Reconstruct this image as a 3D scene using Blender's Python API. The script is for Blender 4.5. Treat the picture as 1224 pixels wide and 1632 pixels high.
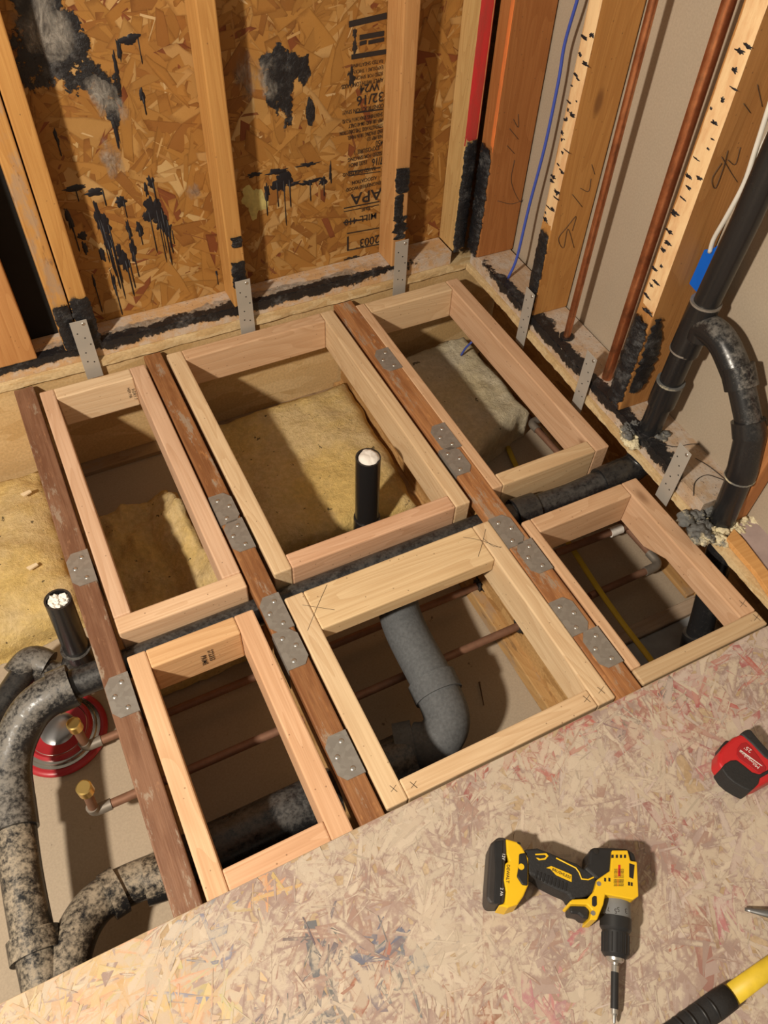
import bpy, math, random
from mathutils import Vector, Matrix, noise as mnoise
for o in list(bpy.data.objects): bpy.data.objects.remove(o)
scene = bpy.context.scene; COL = scene.collection
V = Vector; rnd = random.Random(7); PI = math.pi
# ------------------------------------------------------------------ camera
F = 1273.77659; W, H = 1224, 1632
RC = ((0.89506154, -0.44433683, 0.0378103), (-0.32490205, -0.70784659, -0.62720958), (0.30545621, 0.54910653, -0.77793221))
CP = V((-1.10004671, -1.58893619, 1.26663599))
cd = bpy.data.cameras.new('camera'); co = bpy.data.objects.new('camera', cd); COL.objects.link(co)
cd.sensor_fit = 'VERTICAL'; cd.sensor_height = 36; cd.lens = F / H * 36; cd.clip_start = .02
rx, ry, rz = (V(r) for r in RC)
co.matrix_world = Matrix(((rx.x, -ry.x, -rz.x, CP.x), (rx.y, -ry.y, -rz.y, CP.y), (rx.z, -ry.z, -rz.z, CP.z), (0, 0, 0, 1)))
scene.camera = co
# ------------------------------------------------------------------ light
w = bpy.data.worlds.new('world'); scene.world = w; w.use_nodes = True
w.node_tree.nodes['Background'].inputs[0].default_value = (1, .86, .68, 1)
w.node_tree.nodes['Background'].inputs[1].default_value = .30
ld = bpy.data.lights.new('work_lamp', 'POINT'); ld.energy = 305; ld.color = (1, .885, .735); ld.shadow_soft_size = .065
lo = bpy.data.objects.new('work_lamp', ld); COL.objects.link(lo); lo.location = (-2.34, -1.62, 1.73)
vs = scene.view_settings; vs.view_transform = 'Standard'; vs.look = 'None'; vs.exposure = 0.0; vs.gamma = 1; vs.use_curve_mapping = False

# ------------------------------------------------------------------ helpers
def at(u, v, x=None, y=None, z=None):
    """point of the place seen at pixel u,v of the 1224x1632 frame, on the given plane of the room"""
    d = rx * ((u - W / 2) / F) + ry * ((v - H / 2) / F) + rz
    if x is not None: t = (x - CP.x) / d.x
    elif y is not None: t = (y - CP.y) / d.y
    else: t = (z - CP.z) / d.z
    return CP + d * t
WM = {}
def wmat(o):
    return WM.get(o.name, Matrix.Identity(4))
def link(o, parent=None, M=None):
    COL.objects.link(o)
    M = M or Matrix.Identity(4)
    WM[o.name] = M
    o.matrix_basis = M
    if parent:
        o.parent = parent; o.matrix_parent_inverse = wmat(parent).inverted()
    return o
def thing(name, label, cat, loc=(0, 0, 0), group=None, kind=None):
    o = bpy.data.objects.new(name, None); o.empty_display_size = .02
    link(o, None, Matrix.Translation(V(loc)))
    return tag(o, label, cat, group, kind)
def tag(o, label=None, cat=None, group=None, kind=None):
    if label: o['label'] = label
    if cat: o['category'] = cat
    if group: o['group'] = group
    if kind: o['kind'] = kind
    return o
class MB:
    def __init__(s): s.v = []; s.f = []; s.film = None
    def quad(s, *p):
        n = len(s.v); s.v += [tuple(q) for q in p]; s.f.append(tuple(range(n, n + len(p))))
        return s
    def box(s, x0, x1, y0, y1, z0, z1, M=None):
        n = len(s.v)
        P = [(x, y, z) for z in (z0, z1) for y in (y0, y1) for x in (x0, x1)]
        if M: P = [tuple(M @ V(p)) for p in P]
        s.v += P
        for q in ((0, 2, 3, 1), (4, 5, 7, 6), (0, 1, 5, 4), (2, 6, 7, 3), (0, 4, 6, 2), (1, 3, 7, 5)): s.f.append(tuple(n + i for i in q))
        return s
    def tube(s, path, r, seg=16, cap=True, flat=1.0):
        path = [V(p) for p in path]; rs = r if isinstance(r, (list, tuple)) else [r] * len(path)
        t = (path[1] - path[0]).normalized()
        a = t.orthogonal().normalized() if abs(t.z) > .9 else t.cross(V((0, 0, 1))).normalized()
        n0 = len(s.v)
        for i, p in enumerate(path):
            if i == 0: t = path[1] - path[0]
            elif i == len(path) - 1: t = path[i] - path[i - 1]
            else: t = (path[i + 1] - path[i]).normalized() + (path[i] - path[i - 1]).normalized()
            t = t.normalized(); a = (a - t * a.dot(t)).normalized(); b = t.cross(a)
            for k in range(seg):
                c = 2 * PI * k / seg; s.v.append(tuple(p + a * math.cos(c) * rs[i] + b * math.sin(c) * rs[i] * flat))
        for i in range(len(path) - 1):
            for k in range(seg):
                j = (k + 1) % seg; A = n0 + i * seg; s.f.append((A + k, A + j, A + seg + j, A + seg + k))
        if cap:
            s.f.append(tuple(n0 + k for k in reversed(range(seg)))); e = n0 + (len(path) - 1) * seg; s.f.append(tuple(e + k for k in range(seg)))
        return s
    def lathe(s, o, ax, prof, seg=28):
        o = V(o); ax = V(ax).normalized()
        return s.tube2([(o + ax * h, r) for h, r in prof], ax, seg)
    def tube2(s, pr, ax, seg):
        a = ax.orthogonal().normalized(); b = ax.cross(a); n0 = len(s.v)
        for p, r in pr:
            for k in range(seg):
                c = 2 * PI * k / seg; s.v.append(tuple(p + (a * math.cos(c) + b * math.sin(c)) * max(r, 1e-5)))
        for i in range(len(pr) - 1):
            for k in range(seg):
                j = (k + 1) % seg; A = n0 + i * seg; s.f.append((A + k, A + j, A + seg + j, A + seg + k))
        s.f.append(tuple(n0 + k for k in reversed(range(seg)))); e = n0 + (len(pr) - 1) * seg; s.f.append(tuple(e + k for k in range(seg)))
        return s
    def prism(s, poly, n):
        """extrude a planar polygon (list of points) by vector n"""
        n = V(n); P = [V(p) for p in poly]
        nor = V((0, 0, 0))
        for i in range(len(P)): nor += (P[i] - P[0]).cross(P[(i + 1) % len(P)] - P[0])
        if nor.dot(n) < 0: P = P[::-1]
        k = len(s.v); m = len(P); s.v += [tuple(p) for p in P] + [tuple(p + n) for p in P]
        s.f.append(tuple(k + i for i in reversed(range(m)))); s.f.append(tuple(k + m + i for i in range(m)))
        for i in range(m): j = (i + 1) % m; s.f.append((k + i, k + j, k + m + j, k + m + i))
        return s
    def blob(s, c, r, seed=0, amp=.3, fr=2.0, nu=14, nv=9):
        c = V(c); r = r if isinstance(r, (tuple, list)) else (r, r, r); n0 = len(s.v)
        for i in range(nv + 1):
            th = PI * i / nv
            for k in range(nu):
                ph = 2 * PI * k / nu; d = V((math.sin(th) * math.cos(ph), math.sin(th) * math.sin(ph), math.cos(th)))
                q = 1 + amp * mnoise.noise(d * fr + V((seed * 3.1, seed * 1.7, seed)))
                s.v.append((c.x + d.x * r[0] * q, c.y + d.y * r[1] * q, c.z + d.z * r[2] * q))
        for i in range(nv):
            for k in range(nu):
                j = (k + 1) % nu; s.f.append((n0 + i * nu + k, n0 + (i + 1) * nu + k, n0 + (i + 1) * nu + j, n0 + i * nu + j))
        return s
    def mesh(s, name, mt, smooth=False):
        m = bpy.data.meshes.new(name); m.from_pydata(s.v, [], s.f); m.validate(); m.update()
        if mt: m.materials.append(mt)
        if s.film is not None:
            a = m.attributes.new('film', 'FLOAT', 'POINT'); a.data.foreach_set('value', (s.film + [1.0] * len(s.v))[:len(m.vertices)])
        if smooth:
            for p in m.polygons: p.use_smooth = True
        return m
    def build(s, name, mt, parent=None, bevel=0, smooth=False, color=None, M=None, seg=2, angle=None):
        m = s.mesh(name, mt, smooth); o = bpy.data.objects.new(name, m); link(o, parent, M)
        if color: o.color = (*color, 1)
        if smooth and angle is not None: m.set_sharp_from_angle(angle=angle)
        if bevel:
            b = o.modifiers.new('bevel', 'BEVEL'); b.width = bevel; b.segments = seg; b.limit_method = 'ANGLE'; b.angle_limit = .6
        return o
def inst(name, mesh, M, parent=None):
    return link(bpy.data.objects.new(name, mesh), parent, M)
def axes(X, Z, loc):
    X = V(X).normalized(); Z = V(Z); Y = Z.cross(X).normalized(); Z = X.cross(Y)
    return Matrix(((X.x, Y.x, Z.x, loc[0]), (X.y, Y.y, Z.y, loc[1]), (X.z, Y.z, Z.z, loc[2]), (0, 0, 0, 1)))
def beam(name, p0, p1, w, h, color, parent=None, up=(0, 0, 1), mt=None, bev=.003):
    p0 = V(p0); p1 = V(p1); L = (p1 - p0).length
    return MB().box(-L / 2, L / 2, -w / 2, w / 2, -h / 2, h / 2).build(name, mt or M_WOOD, parent, bev, color=color, M=axes(p1 - p0, up, (p0 + p1) / 2))
def boxbeam(name, x0, x1, y0, y1, z0, z1, color, parent=None, mt=None, bev=.003, rot=0):
    """axis-aligned member; its own x axis follows its longest side so the grain does too"""
    d = (x1 - x0, y1 - y0, z1 - z0); c = V(((x0 + x1) / 2, (y0 + y1) / 2, (z0 + z1) / 2))
    Rz = Matrix.Rotation(rot, 4, 'Z')
    if d[0] >= d[1] and d[0] >= d[2]: M = axes((1, 0, 0), (0, 0, 1), (0, 0, 0)); s = d
    elif d[1] >= d[2]: M = axes((0, 1, 0), (0, 0, 1), (0, 0, 0)); s = (d[1], d[0], d[2])
    else: M = axes((0, 0, 1), (0, 1, 0), (0, 0, 0)); s = (d[2], d[0], d[1])
    return MB().box(-s[0] / 2, s[0] / 2, -s[1] / 2, s[1] / 2, -s[2] / 2, s[2] / 2).build(name, mt or M_WOOD, parent, bev, color=color, M=Matrix.Translation(c) @ Rz @ M)
def curve(pts, n=6):
    """Catmull-Rom through the points"""
    P = [V(p) for p in pts]; P = [P[0] * 2 - P[1]] + P + [P[-1] * 2 - P[-2]]; out = []
    for i in range(1, len(P) - 2):
        a, b, c, d = P[i - 1:i + 3]
        for k in range(n):
            t = k / n; out.append(.5 * ((2 * b) + (c - a) * t + (2 * a - 5 * b + 4 * c - d) * t * t + (3 * b - a - 3 * c + d) * t ** 3))
    return out + [P[-2]]
def arcbend(pts, r, n=6):
    """polyline with rounded corners"""
    P = [V(p) for p in pts]; out = [P[0]]
    for i in range(1, len(P) - 1):
        a = (P[i - 1] - P[i]); b = (P[i + 1] - P[i]); q = min(r, a.length * .49, b.length * .49)
        A = P[i] + a.normalized() * q; B = P[i] + b.normalized() * q
        for k in range(n + 1):
            t = k / n; out.append(A * (1 - t) ** 2 + P[i] * 2 * t * (1 - t) + B * t * t)
    return out + [P[-1]]

# ------------------------------------------------------------------ materials
class NT:
    def __init__(s, name):
        s.m = bpy.data.materials.new(name); s.m.use_nodes = True; s.t = s.m.node_tree; s.b = s.t.nodes['Principled BSDF']
    def n(s, typ, **k):
        q = s.t.nodes.new(typ)
        for a, b in k.items(): setattr(q, a, b)
        return q
    def set(s, sock, v):
        if hasattr(v, 'is_linked'): s.t.links.new(v, sock)
        elif v is not None:
            if isinstance(v, (tuple, list)) and len(v) == 3 and sock.type == 'RGBA': v = (*v, 1)
            sock.default_value = v
    def co(s, kind='Object', sc=(1, 1, 1), rot=(0, 0, 0), off=None, rand=False):
        c = s.n('ShaderNodeTexCoord').outputs[kind]
        if rand:
            oi = s.n('ShaderNodeObjectInfo'); mm = s.n('ShaderNodeVectorMath', operation='ADD'); k = s.math('MULTIPLY', oi.outputs['Random'], 37.0)
            s.set(mm.inputs[0], c); s.set(mm.inputs[1], k); c = mm.outputs[0]
        mp = s.n('ShaderNodeMapping'); s.set(mp.inputs['Vector'], c); mp.inputs['Scale'].default_value = sc; mp.inputs['Rotation'].default_value = rot
        if off: mp.inputs['Location'].default_value = off
        return mp.outputs[0]
    def noise(s, vec, scale=5, det=3, rough=.55, dist=0, out=0):
        q = s.n('ShaderNodeTexNoise'); s.set(q.inputs['Vector'], vec); q.inputs['Scale'].default_value = scale; q.inputs['Detail'].default_value = det
        q.inputs['Roughness'].default_value = rough; q.inputs['Distortion'].default_value = dist; return q.outputs[out]
    def vor(s, vec, scale=5, feat='F1', out='Distance', rnd=1.0):
        q = s.n('ShaderNodeTexVoronoi', feature=feat); s.set(q.inputs['Vector'], vec); q.inputs['Scale'].default_value = scale; q.inputs['Randomness'].default_value = rnd
        return q.outputs[out]
    def math(s, op, a, b=None, c=None, clamp=False):
        q = s.n('ShaderNodeMath', operation=op, use_clamp=clamp); s.set(q.inputs[0], a)
        if b is not None: s.set(q.inputs[1], b)
        if c is not None: s.set(q.inputs[2], c)
        return q.outputs[0]
    def ss(s, x, a, b, lo=0.0, hi=1.0):
        q = s.n('ShaderNodeMapRange', interpolation_type='SMOOTHSTEP'); s.set(q.inputs[0], x)
        for i, k in enumerate((a, b, lo, hi)): q.inputs[i + 1].default_value = k
        return q.outputs[0]
    def mix(s, f, a, b, mode='MIX'):
        q = s.n('ShaderNodeMix', data_type='RGBA', blend_type=mode); s.set(q.inputs[0], f); s.set(q.inputs[6], a); s.set(q.inputs[7], b); return q.outputs[2]
    def ramp(s, f, stops):
        q = s.n('ShaderNodeValToRGB'); s.set(q.inputs[0], f); e = q.color_ramp.elements
        while len(e) < len(stops): e.new(.5)
        for el, (p, c) in zip(e, stops): el.position = p; el.color = (*c, 1) if len(c) == 3 else c
        return q.outputs[0]
    def bump(s, h, d=.002, st=.6):
        q = s.n('ShaderNodeBump'); s.set(q.inputs['Height'], h); q.inputs['Distance'].default_value = d; q.inputs['Strength'].default_value = st
        s.t.links.new(q.outputs[0], s.b.inputs['Normal'])
    def fin(s, col, rough=.6, metal=0.0, spec=.3, **k):
        s.set(s.b.inputs['Base Color'], col); s.set(s.b.inputs['Roughness'], rough); s.set(s.b.inputs['Metallic'], metal); s.b.inputs['Specular IOR Level'].default_value = spec
        for a, b in k.items(): s.b.inputs[a].default_value = b
        return s.m
def plain(name, c, rough=.5, metal=0.0, spec=.4, var=.12, sc=40, bump=0.0):
    t = NT(name); n = t.noise(t.co(), sc, 4)
    k = t.mix(n, tuple(x * (1 - var) for x in c), tuple(min(1, x * (1 + var)) for x in c))
    if bump: t.bump(n, bump)
    return t.fin(k, rough, metal, spec)
def mk_wood(name, dirt=0.0, ringc=.30):
    t = NT(name); base = t.n('ShaderNodeObjectInfo').outputs['Color']
    ring = t.noise(t.co(sc=(1.1, 8, 8), rand=True), 1.6, 2, .45, .6)
    fr = t.math('FRACT', t.math('MULTIPLY', ring, 11.0)); fr = t.ss(fr, .15, 1.0)
    fib = t.noise(t.co(sc=(5, 260, 260), rand=True), 1.0, 2, .6)
    blot = t.noise(t.co(sc=(1.5, 6, 6), rand=True), 1.5, 3, .5)
    dark = t.mix(1.0, base, (.60, .44, .30), 'MULTIPLY')
    c = t.mix(t.math('MULTIPLY', fr, ringc), base, dark)
    c = t.mix(t.ss(blot, .35, .75, 0, .30), c, t.mix(1.0, base, (1.22, 1.2, 1.15), 'MULTIPLY'))
    c = t.mix(t.ss(fib, .2, .8, .35, 0), c, t.mix(1.0, base, (.62, .5, .4), 'MULTIPLY'))
    kv = t.co(sc=(4.2, 11, 11), rand=True)
    kd = t.vor(kv, 1.0); kc = t.vor(kv, 1.0, out='Color'); sep = t.n('ShaderNodeSeparateColor'); t.set(sep.inputs[0], kc)
    kn = t.math('MULTIPLY', t.ss(kd, .16, .05), t.math('GREATER_THAN', sep.outputs[0], .80))
    c = t.mix(t.math('MULTIPLY', kn, .75), c, (.16, .065, .022))
    sp = t.vor(t.co(sc=(1, 1, 1), rand=True), 55.0); c = t.mix(t.ss(sp, .10, .06, 0, .55), c, (.12, .06, .03))
    if dirt:
        d = t.noise(t.co(sc=(4, 9, 9), rand=True), 3, 6, .65); c = t.mix(t.ss(d, .48, .62, 0, dirt), c, (.30, .24, .19))
        d2 = t.noise(t.co(sc=(3, 12, 12), rand=True, off=(3, 3, 3)), 4, 6, .7); c = t.mix(t.ss(d2, .56, .64, 0, dirt), c, (.09, .045, .028))
    t.bump(t.math('ADD', fib, t.math('MULTIPLY', fr, .5)), .0006, .5)
    return t.fin(c, t.ss(fib, 0, 1, .5, .75), 0, .25)
M_WOOD = mk_wood('sawn_lumber'); M_DIRTY = mk_wood('weathered_lumber', .5)
def mk_old():
    t = NT('aged_flange'); base = t.n('ShaderNodeObjectInfo').outputs['Color']
    a = t.noise(t.co(sc=(3, 26, 26), rand=True), 2, 6, .65, .4); b = t.noise(t.co(sc=(9, 30, 30), rand=True, off=(5, 1, 2)), 2.5, 6, .7)
    fib = t.noise(t.co(sc=(4, 240, 240), rand=True), 1, 2)
    c = t.mix(t.ss(a, .36, .64), t.mix(1.0, base, (.66, .58, .54), 'MULTIPLY'), base)
    c = t.mix(t.ss(b, .58, .70, 0, .55), c, t.mix(1.0, base, (1.7, 1.75, 1.6), 'MULTIPLY'))
    c = t.mix(t.ss(fib, .2, .8, .25, 0), c, (.07, .03, .018))
    s = t.noise(t.co(sc=(2, 7, 7), rand=True, off=(9, 9, 1)), 4, 8, .75); c = t.mix(t.ss(s, .555, .62, 0, .75), c, (.34, .27, .20))
    t.bump(t.math('ADD', a, fib), .0012, .6)
    return t.fin(c, .55, 0, .35)
M_OLD = mk_old()
def mk_osb(name, mult=(1, 1, 1)):
    """board whose strands carry their own colour; UV runs along each strand"""
    t = NT(name); att = t.n('ShaderNodeAttribute', attribute_name='strand').outputs['Color']
    uv = t.co('UV', (30, 420, 1)); f = t.noise(uv, 1, 3, .6); g = t.noise(t.co('UV', (12, 60, 1)), 1, 3, .6)
    film = t.n('ShaderNodeAttribute', attribute_name='strand').outputs['Alpha']; w1 = t.noise(t.co(), 7, 5, .65); sp = t.noise(t.co(off=(1, 5, 2)), 60, 6, .75)
    c = t.mix(t.ss(f, .25, .75, .55, 0), att, t.mix(1.0, att, (.55, .44, .34), 'MULTIPLY'))
    c = t.mix(t.ss(g, .45, .8, 0, .35), c, t.mix(1.0, att, (1.3, 1.25, 1.15), 'MULTIPLY'))
    c = t.mix(t.ss(w1, .35, .7, .35, 0), c, t.mix(1.0, att, (.66, .56, .46), 'MULTIPLY'))
    c = t.mix(t.ss(t.math('ADD', film, t.math('MULTIPLY', sp, .35)), .34, .16, 0, .55), c, t.mix(1.0, att, (.42, .32, .24), 'MULTIPLY'))
    c = t.mix(1.0, c, mult, 'MULTIPLY'); t.bump(f, .0008, .5)
    return t.fin(c, .6, 0, .3)
M_OSB = mk_osb('strand_board')
def mk_floor():
    t = NT('worn_painted_strand_board'); an = t.n('ShaderNodeAttribute', attribute_name='strand'); att = an.outputs['Color']; film = an.outputs['Alpha']; stain = t.n('ShaderNodeAttribute', attribute_name='stain').outputs['Color']
    f = t.noise(t.co('UV', (26, 230, 1)), 1, 5, .7); g = t.noise(t.co('UV', (60, 420, 1)), 1, 3, .6); reg = t.noise(t.co(sc=(1, 1, 1)), 10, 5, .65); sp = t.noise(t.co(off=(3, 1, 0)), 85, 8, .75)
    q = t.math('ADD', t.math('MULTIPLY', film, -.22), t.math('ADD', t.math('MULTIPLY', f, .45), t.math('MULTIPLY', sp, .55))); q = t.math('ADD', q, t.math('MULTIPLY', t.math('SUBTRACT', reg, .5), .75))
    m = t.ss(q, .385, .53, 0, .88)
    c = t.mix(m, att, stain); c = t.mix(t.ss(g, .3, .7, .20, 0), c, t.mix(1.0, att, (.70, .60, .54), 'MULTIPLY'))
    t.bump(t.math('ADD', f, sp), .0008, .5); return t.fin(c, .62, 0, .3)
M_FLOOR = mk_floor()
def mk_osb_tex(name, a, b, sc=1.0):
    """strand board seen edge-on or far down: strands as stretched cells"""
    t = NT(name); col = None
    for i, (r, z) in enumerate(((.3, 1), (1.4, 1.25), (-.7, .9), (2.3, 1.1))):
        v = t.co(sc=(14 * sc * z, 45 * sc * z, 45 * sc * z), rot=(r, r, r), off=(i * 3.3, i, 0)); vc = t.vor(v, 1.0, out='Color'); s = t.n('ShaderNodeSeparateColor'); t.set(s.inputs[0], vc)
        k = t.mix(s.outputs[0], a, b); col = k if col is None else t.mix(t.math('GREATER_THAN', s.outputs[1], .45), col, k)
    f = t.noise(t.co(sc=(40, 40, 40)), 4, 3); t.bump(f, .001)
    return t.fin(t.mix(t.ss(f, .3, .7, .3, 0), col, tuple(x * .5 for x in a)), .65, 0, .25)
M_WEB = mk_osb_tex('web_strand_board', (.36, .19, .065), (.62, .38, .16))
M_RIM = mk_osb_tex('rim_strand_board', (.56, .37, .165), (.70, .50, .26), .55)
def mk_plate():
    t = NT('dusty_plate_wood'); base = t.n('ShaderNodeObjectInfo').outputs['Color']
    d = t.noise(t.co(sc=(1, 1, 1)), 22, 8, .7); f = t.noise(t.co(sc=(6, 120, 120), rand=True), 1, 3); s = t.noise(t.co(), 190, 2)
    c = t.mix(t.ss(f, .2, .8, .4, 0), base, t.mix(1.0, base, (.55, .45, .35), 'MULTIPLY'))
    c = t.mix(t.ss(d, .42, .62, 0, .75), c, (.52, .46, .40)); c = t.mix(t.ss(s, .66, .72, 0, .8), c, (.08, .06, .05))
    t.bump(t.math('ADD', d, s), .0015, .6); return t.fin(c, .8, 0, .2)
M_PLATE = mk_plate()
def film_alpha(t, sc=70, amp=1.0, lo=.26, hi=.40, mx=1.0, st=(1, 1, 1)):
    f = t.n('ShaderNodeAttribute', attribute_name='film').outputs['Fac']; n = t.math('ADD', t.math('MULTIPLY', t.noise(t.co(sc=st), sc, 6, .7), .7), t.math('MULTIPLY', t.noise(t.co(sc=st, off=(2, 3, 4)), sc * .25, 4, .6), .6))
    t.set(t.b.inputs['Alpha'], t.ss(t.math('ADD', f, t.math('MULTIPLY', t.math('SUBTRACT', n, .65), amp)), lo, hi, 0, mx))
def mk_tar(film=None):
    t = NT('black_tar' if film is None else 'black_tar_smear'); a = t.noise(t.co(), 60, 6, .7); b = t.noise(t.co(off=(3, 2, 1)), 22, 8, .78)
    c = t.mix(t.ss(b, .50, .72, 0, .6), (.012, .012, .014), (.17, .165, .16)); t.bump(a, .004, 1.0)
    if film: film_alpha(t, *film)
    return t.fin(c, t.ss(b, .5, .7, .35, .75), 0, .45)
M_TARF = mk_tar((75, 1.5)); M_TARS = mk_tar((50, 3.0, .36, .50))
M_TAR = mk_tar(); M_SPLAT = plain('black_splatter', (.012, .011, .014), .5, 0, .35, bump=.001)
def mk_lint():
    t = NT('grey_lint'); a = t.noise(t.co(sc=(1, 1, .6)), 45, 8, .78, 2.0); film_alpha(t, 40, 2.2, .40, 1.1, .55, (1, 1, .5)); t.bump(a, .002); return t.fin(t.mix(t.ss(a, .35, .65), (.16, .14, .12), (.50, .46, .40)), .95, 0, .1)
M_HAZE = mk_lint()
def mk_abs():
    t = NT('black_abs'); a = t.noise(t.co(), 28, 8, .75); b = t.noise(t.co(off=(2, 5, 1)), 150, 5, .7)
    amt = t.n('ShaderNodeObjectInfo').outputs['Color']; s = t.n('ShaderNodeSeparateColor'); t.set(s.inputs[0], amt)
    nz = t.n('ShaderNodeSeparateXYZ'); t.set(nz.inputs[0], t.n('ShaderNodeNewGeometry').outputs['Normal']); up = t.ss(nz.outputs[2], -.3, .9, -.12, .10)
    m = t.math('MULTIPLY', t.ss(t.math('ADD', up, t.math('ADD', t.math('MULTIPLY', a, .55), t.math('MULTIPLY', b, .45))), .50, .70), s.outputs[0])
    c = t.mix(m, (.014, .014, .015), t.mix(s.outputs[1], (.20, .19, .175), (.36, .29, .20)))
    t.bump(b, .0006, .3); return t.fin(c, t.math('ADD', .27, t.math('MULTIPLY', m, .55)), 0, .5)
M_ABS = mk_abs()
M_GREYABS = plain('dusty_grey_abs', (.095, .10, .105), .7, 0, .3, .5, 160, .0006)
def mk_galv():
    t = NT('galvanised_steel'); a = t.vor(t.co(), 130, out='Color'); n = t.noise(t.co(), 9, 4); s = t.n('ShaderNodeSeparateColor'); t.set(s.inputs[0], a)
    c = t.mix(s.outputs[0], (.28, .255, .225), (.345, .32, .285)); c = t.mix(t.ss(n, .5, .7, 0, .5), c, (.26, .235, .205))
    return t.fin(c, t.ss(n, .3, .7, .36, .5), .45, .5)
M_GALV = mk_galv(); M_STRAP = plain('bright_zinc_strap', (.46, .435, .39), .42, .3, .5, .15, 14); M_NAIL = plain('zinc_nail', (.62, .60, .56), .3, .9, .5); M_HOLE = plain('dark_hole', (.015, .012, .01), .8)
def mk_cop():
    t = NT('copper'); a = t.noise(t.co(sc=(6, 6, 3)), 5, 6, .7); b = t.noise(t.co(off=(1, 2, 3)), 40, 4)
    c = t.ramp(a, [(.3, (.20, .085, .045)), (.48, (.50, .19, .085)), (.62, (.66, .29, .14)), (.75, (.30, .15, .09))])
    return t.fin(t.mix(t.ss(b, .5, .75, 0, .35), c, (.15, .085, .055)), t.ss(a, .3, .7, .42, .26), .85, .5)
M_COP = mk_cop(); M_COPD = plain('dusty_copper', (.24, .125, .078), .6, .35, .4, .3, 60)
M_SOLD = plain('solder_grey_fitting', (.25, .22, .185), .5, .5, .4, .25, 60); M_BRASS = plain('brass', (.72, .50, .17), .28, .9, .5)
def mk_dry(name, c, sp=.5):
    t = NT(name); a = t.noise(t.co(), 3, 5); b = t.noise(t.co(), 260, 3); s = t.noise(t.co(off=(4, 4, 4)), 45, 6, .7)
    k = t.mix(a, tuple(x * .88 for x in c), tuple(x * 1.1 for x in c)); k = t.mix(t.ss(s, .66, .72, 0, sp), k, (.07, .05, .035)); k = t.mix(t.ss(b, .3, .7, .14, 0), k, (.1, .08, .06))
    t.bump(b, .0004, .3); return t.fin(k, .85, 0, .2)
M_DRY = mk_dry('drywall_paper', (.41, .335, .25), .15); M_DRYB = mk_dry('dusty_drywall_back', (.40, .325, .24), .7); M_FELT = plain('black_felt_paper', (.012, .011, .010), .75, 0, .2, .4, 12, .002)
def mk_ins(name, c1, c2):
    t = NT(name); a = t.noise(t.co(), 6, 6, .65); b = t.noise(t.co(), 75, 6, .75); s = t.noise(t.co(off=(7, 1, 2)), 50, 3, .6)
    k = t.mix(t.ss(a, .35, .65), c1, c2); k = t.mix(t.ss(b, .35, .7, .45, 0), k, tuple(x * .5 for x in c1)); k = t.mix(t.ss(s, .67, .71, 0, .85), k, (.06, .045, .03))
    t.bump(b, .008, .9); return t.fin(k, 1.0, 0, .05)
M_INS = mk_ins('yellow_glass_wool', (.76, .54, .20), (.74, .565, .31)); M_INSD = mk_ins('dusty_glass_wool', (.68, .58, .37), (.67, .60, .46))
def mk_foam(name, lo, hi):
    t = NT(name); a = t.noise(t.co(), 26, 6, .7); b = t.noise(t.co(off=(3, 1, 1)), 120, 4); c = t.mix(t.ss(a, lo, hi), (.13, .13, .125), (.68, .60, .40)); t.bump(b, .003, .7); return t.fin(c, .65, 0, .3)
M_FOAM = mk_foam('spray_foam', .30, .46); M_FOAMD = mk_foam('dirty_spray_foam', .50, .66)
M_PENCIL = plain('pencil_line', (.06, .045, .035), .6); M_INK = plain('printing_ink', (.022, .016, .014), .7)
M_BLUEW = plain('blue_cable_jacket', (.055, .09, .40), .4); M_WHITEW = plain('white_cable_jacket', (.66, .63, .57), .45); M_TAPE = plain('blue_tape', (.0, .10, .52), .5)
M_YEL = plain('yellow_cable_jacket', (.50, .36, .03), .5); M_PAPER = plain('crumpled_paper', (.82, .78, .72), .8, 0, .2, .15, 60, .004)
M_RED = plain('red_enamel', (.36, .022, .03), .35); M_CHROME = plain('chrome_dish', (.55, .52, .47), .18, .95); M_GASK = plain('grey_gasket', (.10, .09, .08), .6)
def mk_face(name, c, c2):
    t = NT(name); a = t.noise(t.co(sc=(1, 1, .25)), 35, 6, .7); k = t.mix(t.ss(a, .4, .65), c, c2); t.bump(a, .0015, .6); return t.fin(k, .6, 0, .3)
M_CREAM = mk_face('scraped_cream_face', (.78, .55, .30), (.66, .40, .20)); M_REDP = mk_face('red_spray_paint', (.55, .035, .035), (.42, .05, .04)); M_EDGEHI = mk_face('orange_edge_highlight', (.72, .20, .05), (.5, .16, .05))  # the last, orange one colours in the highlight on the corner stud's edge

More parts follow.
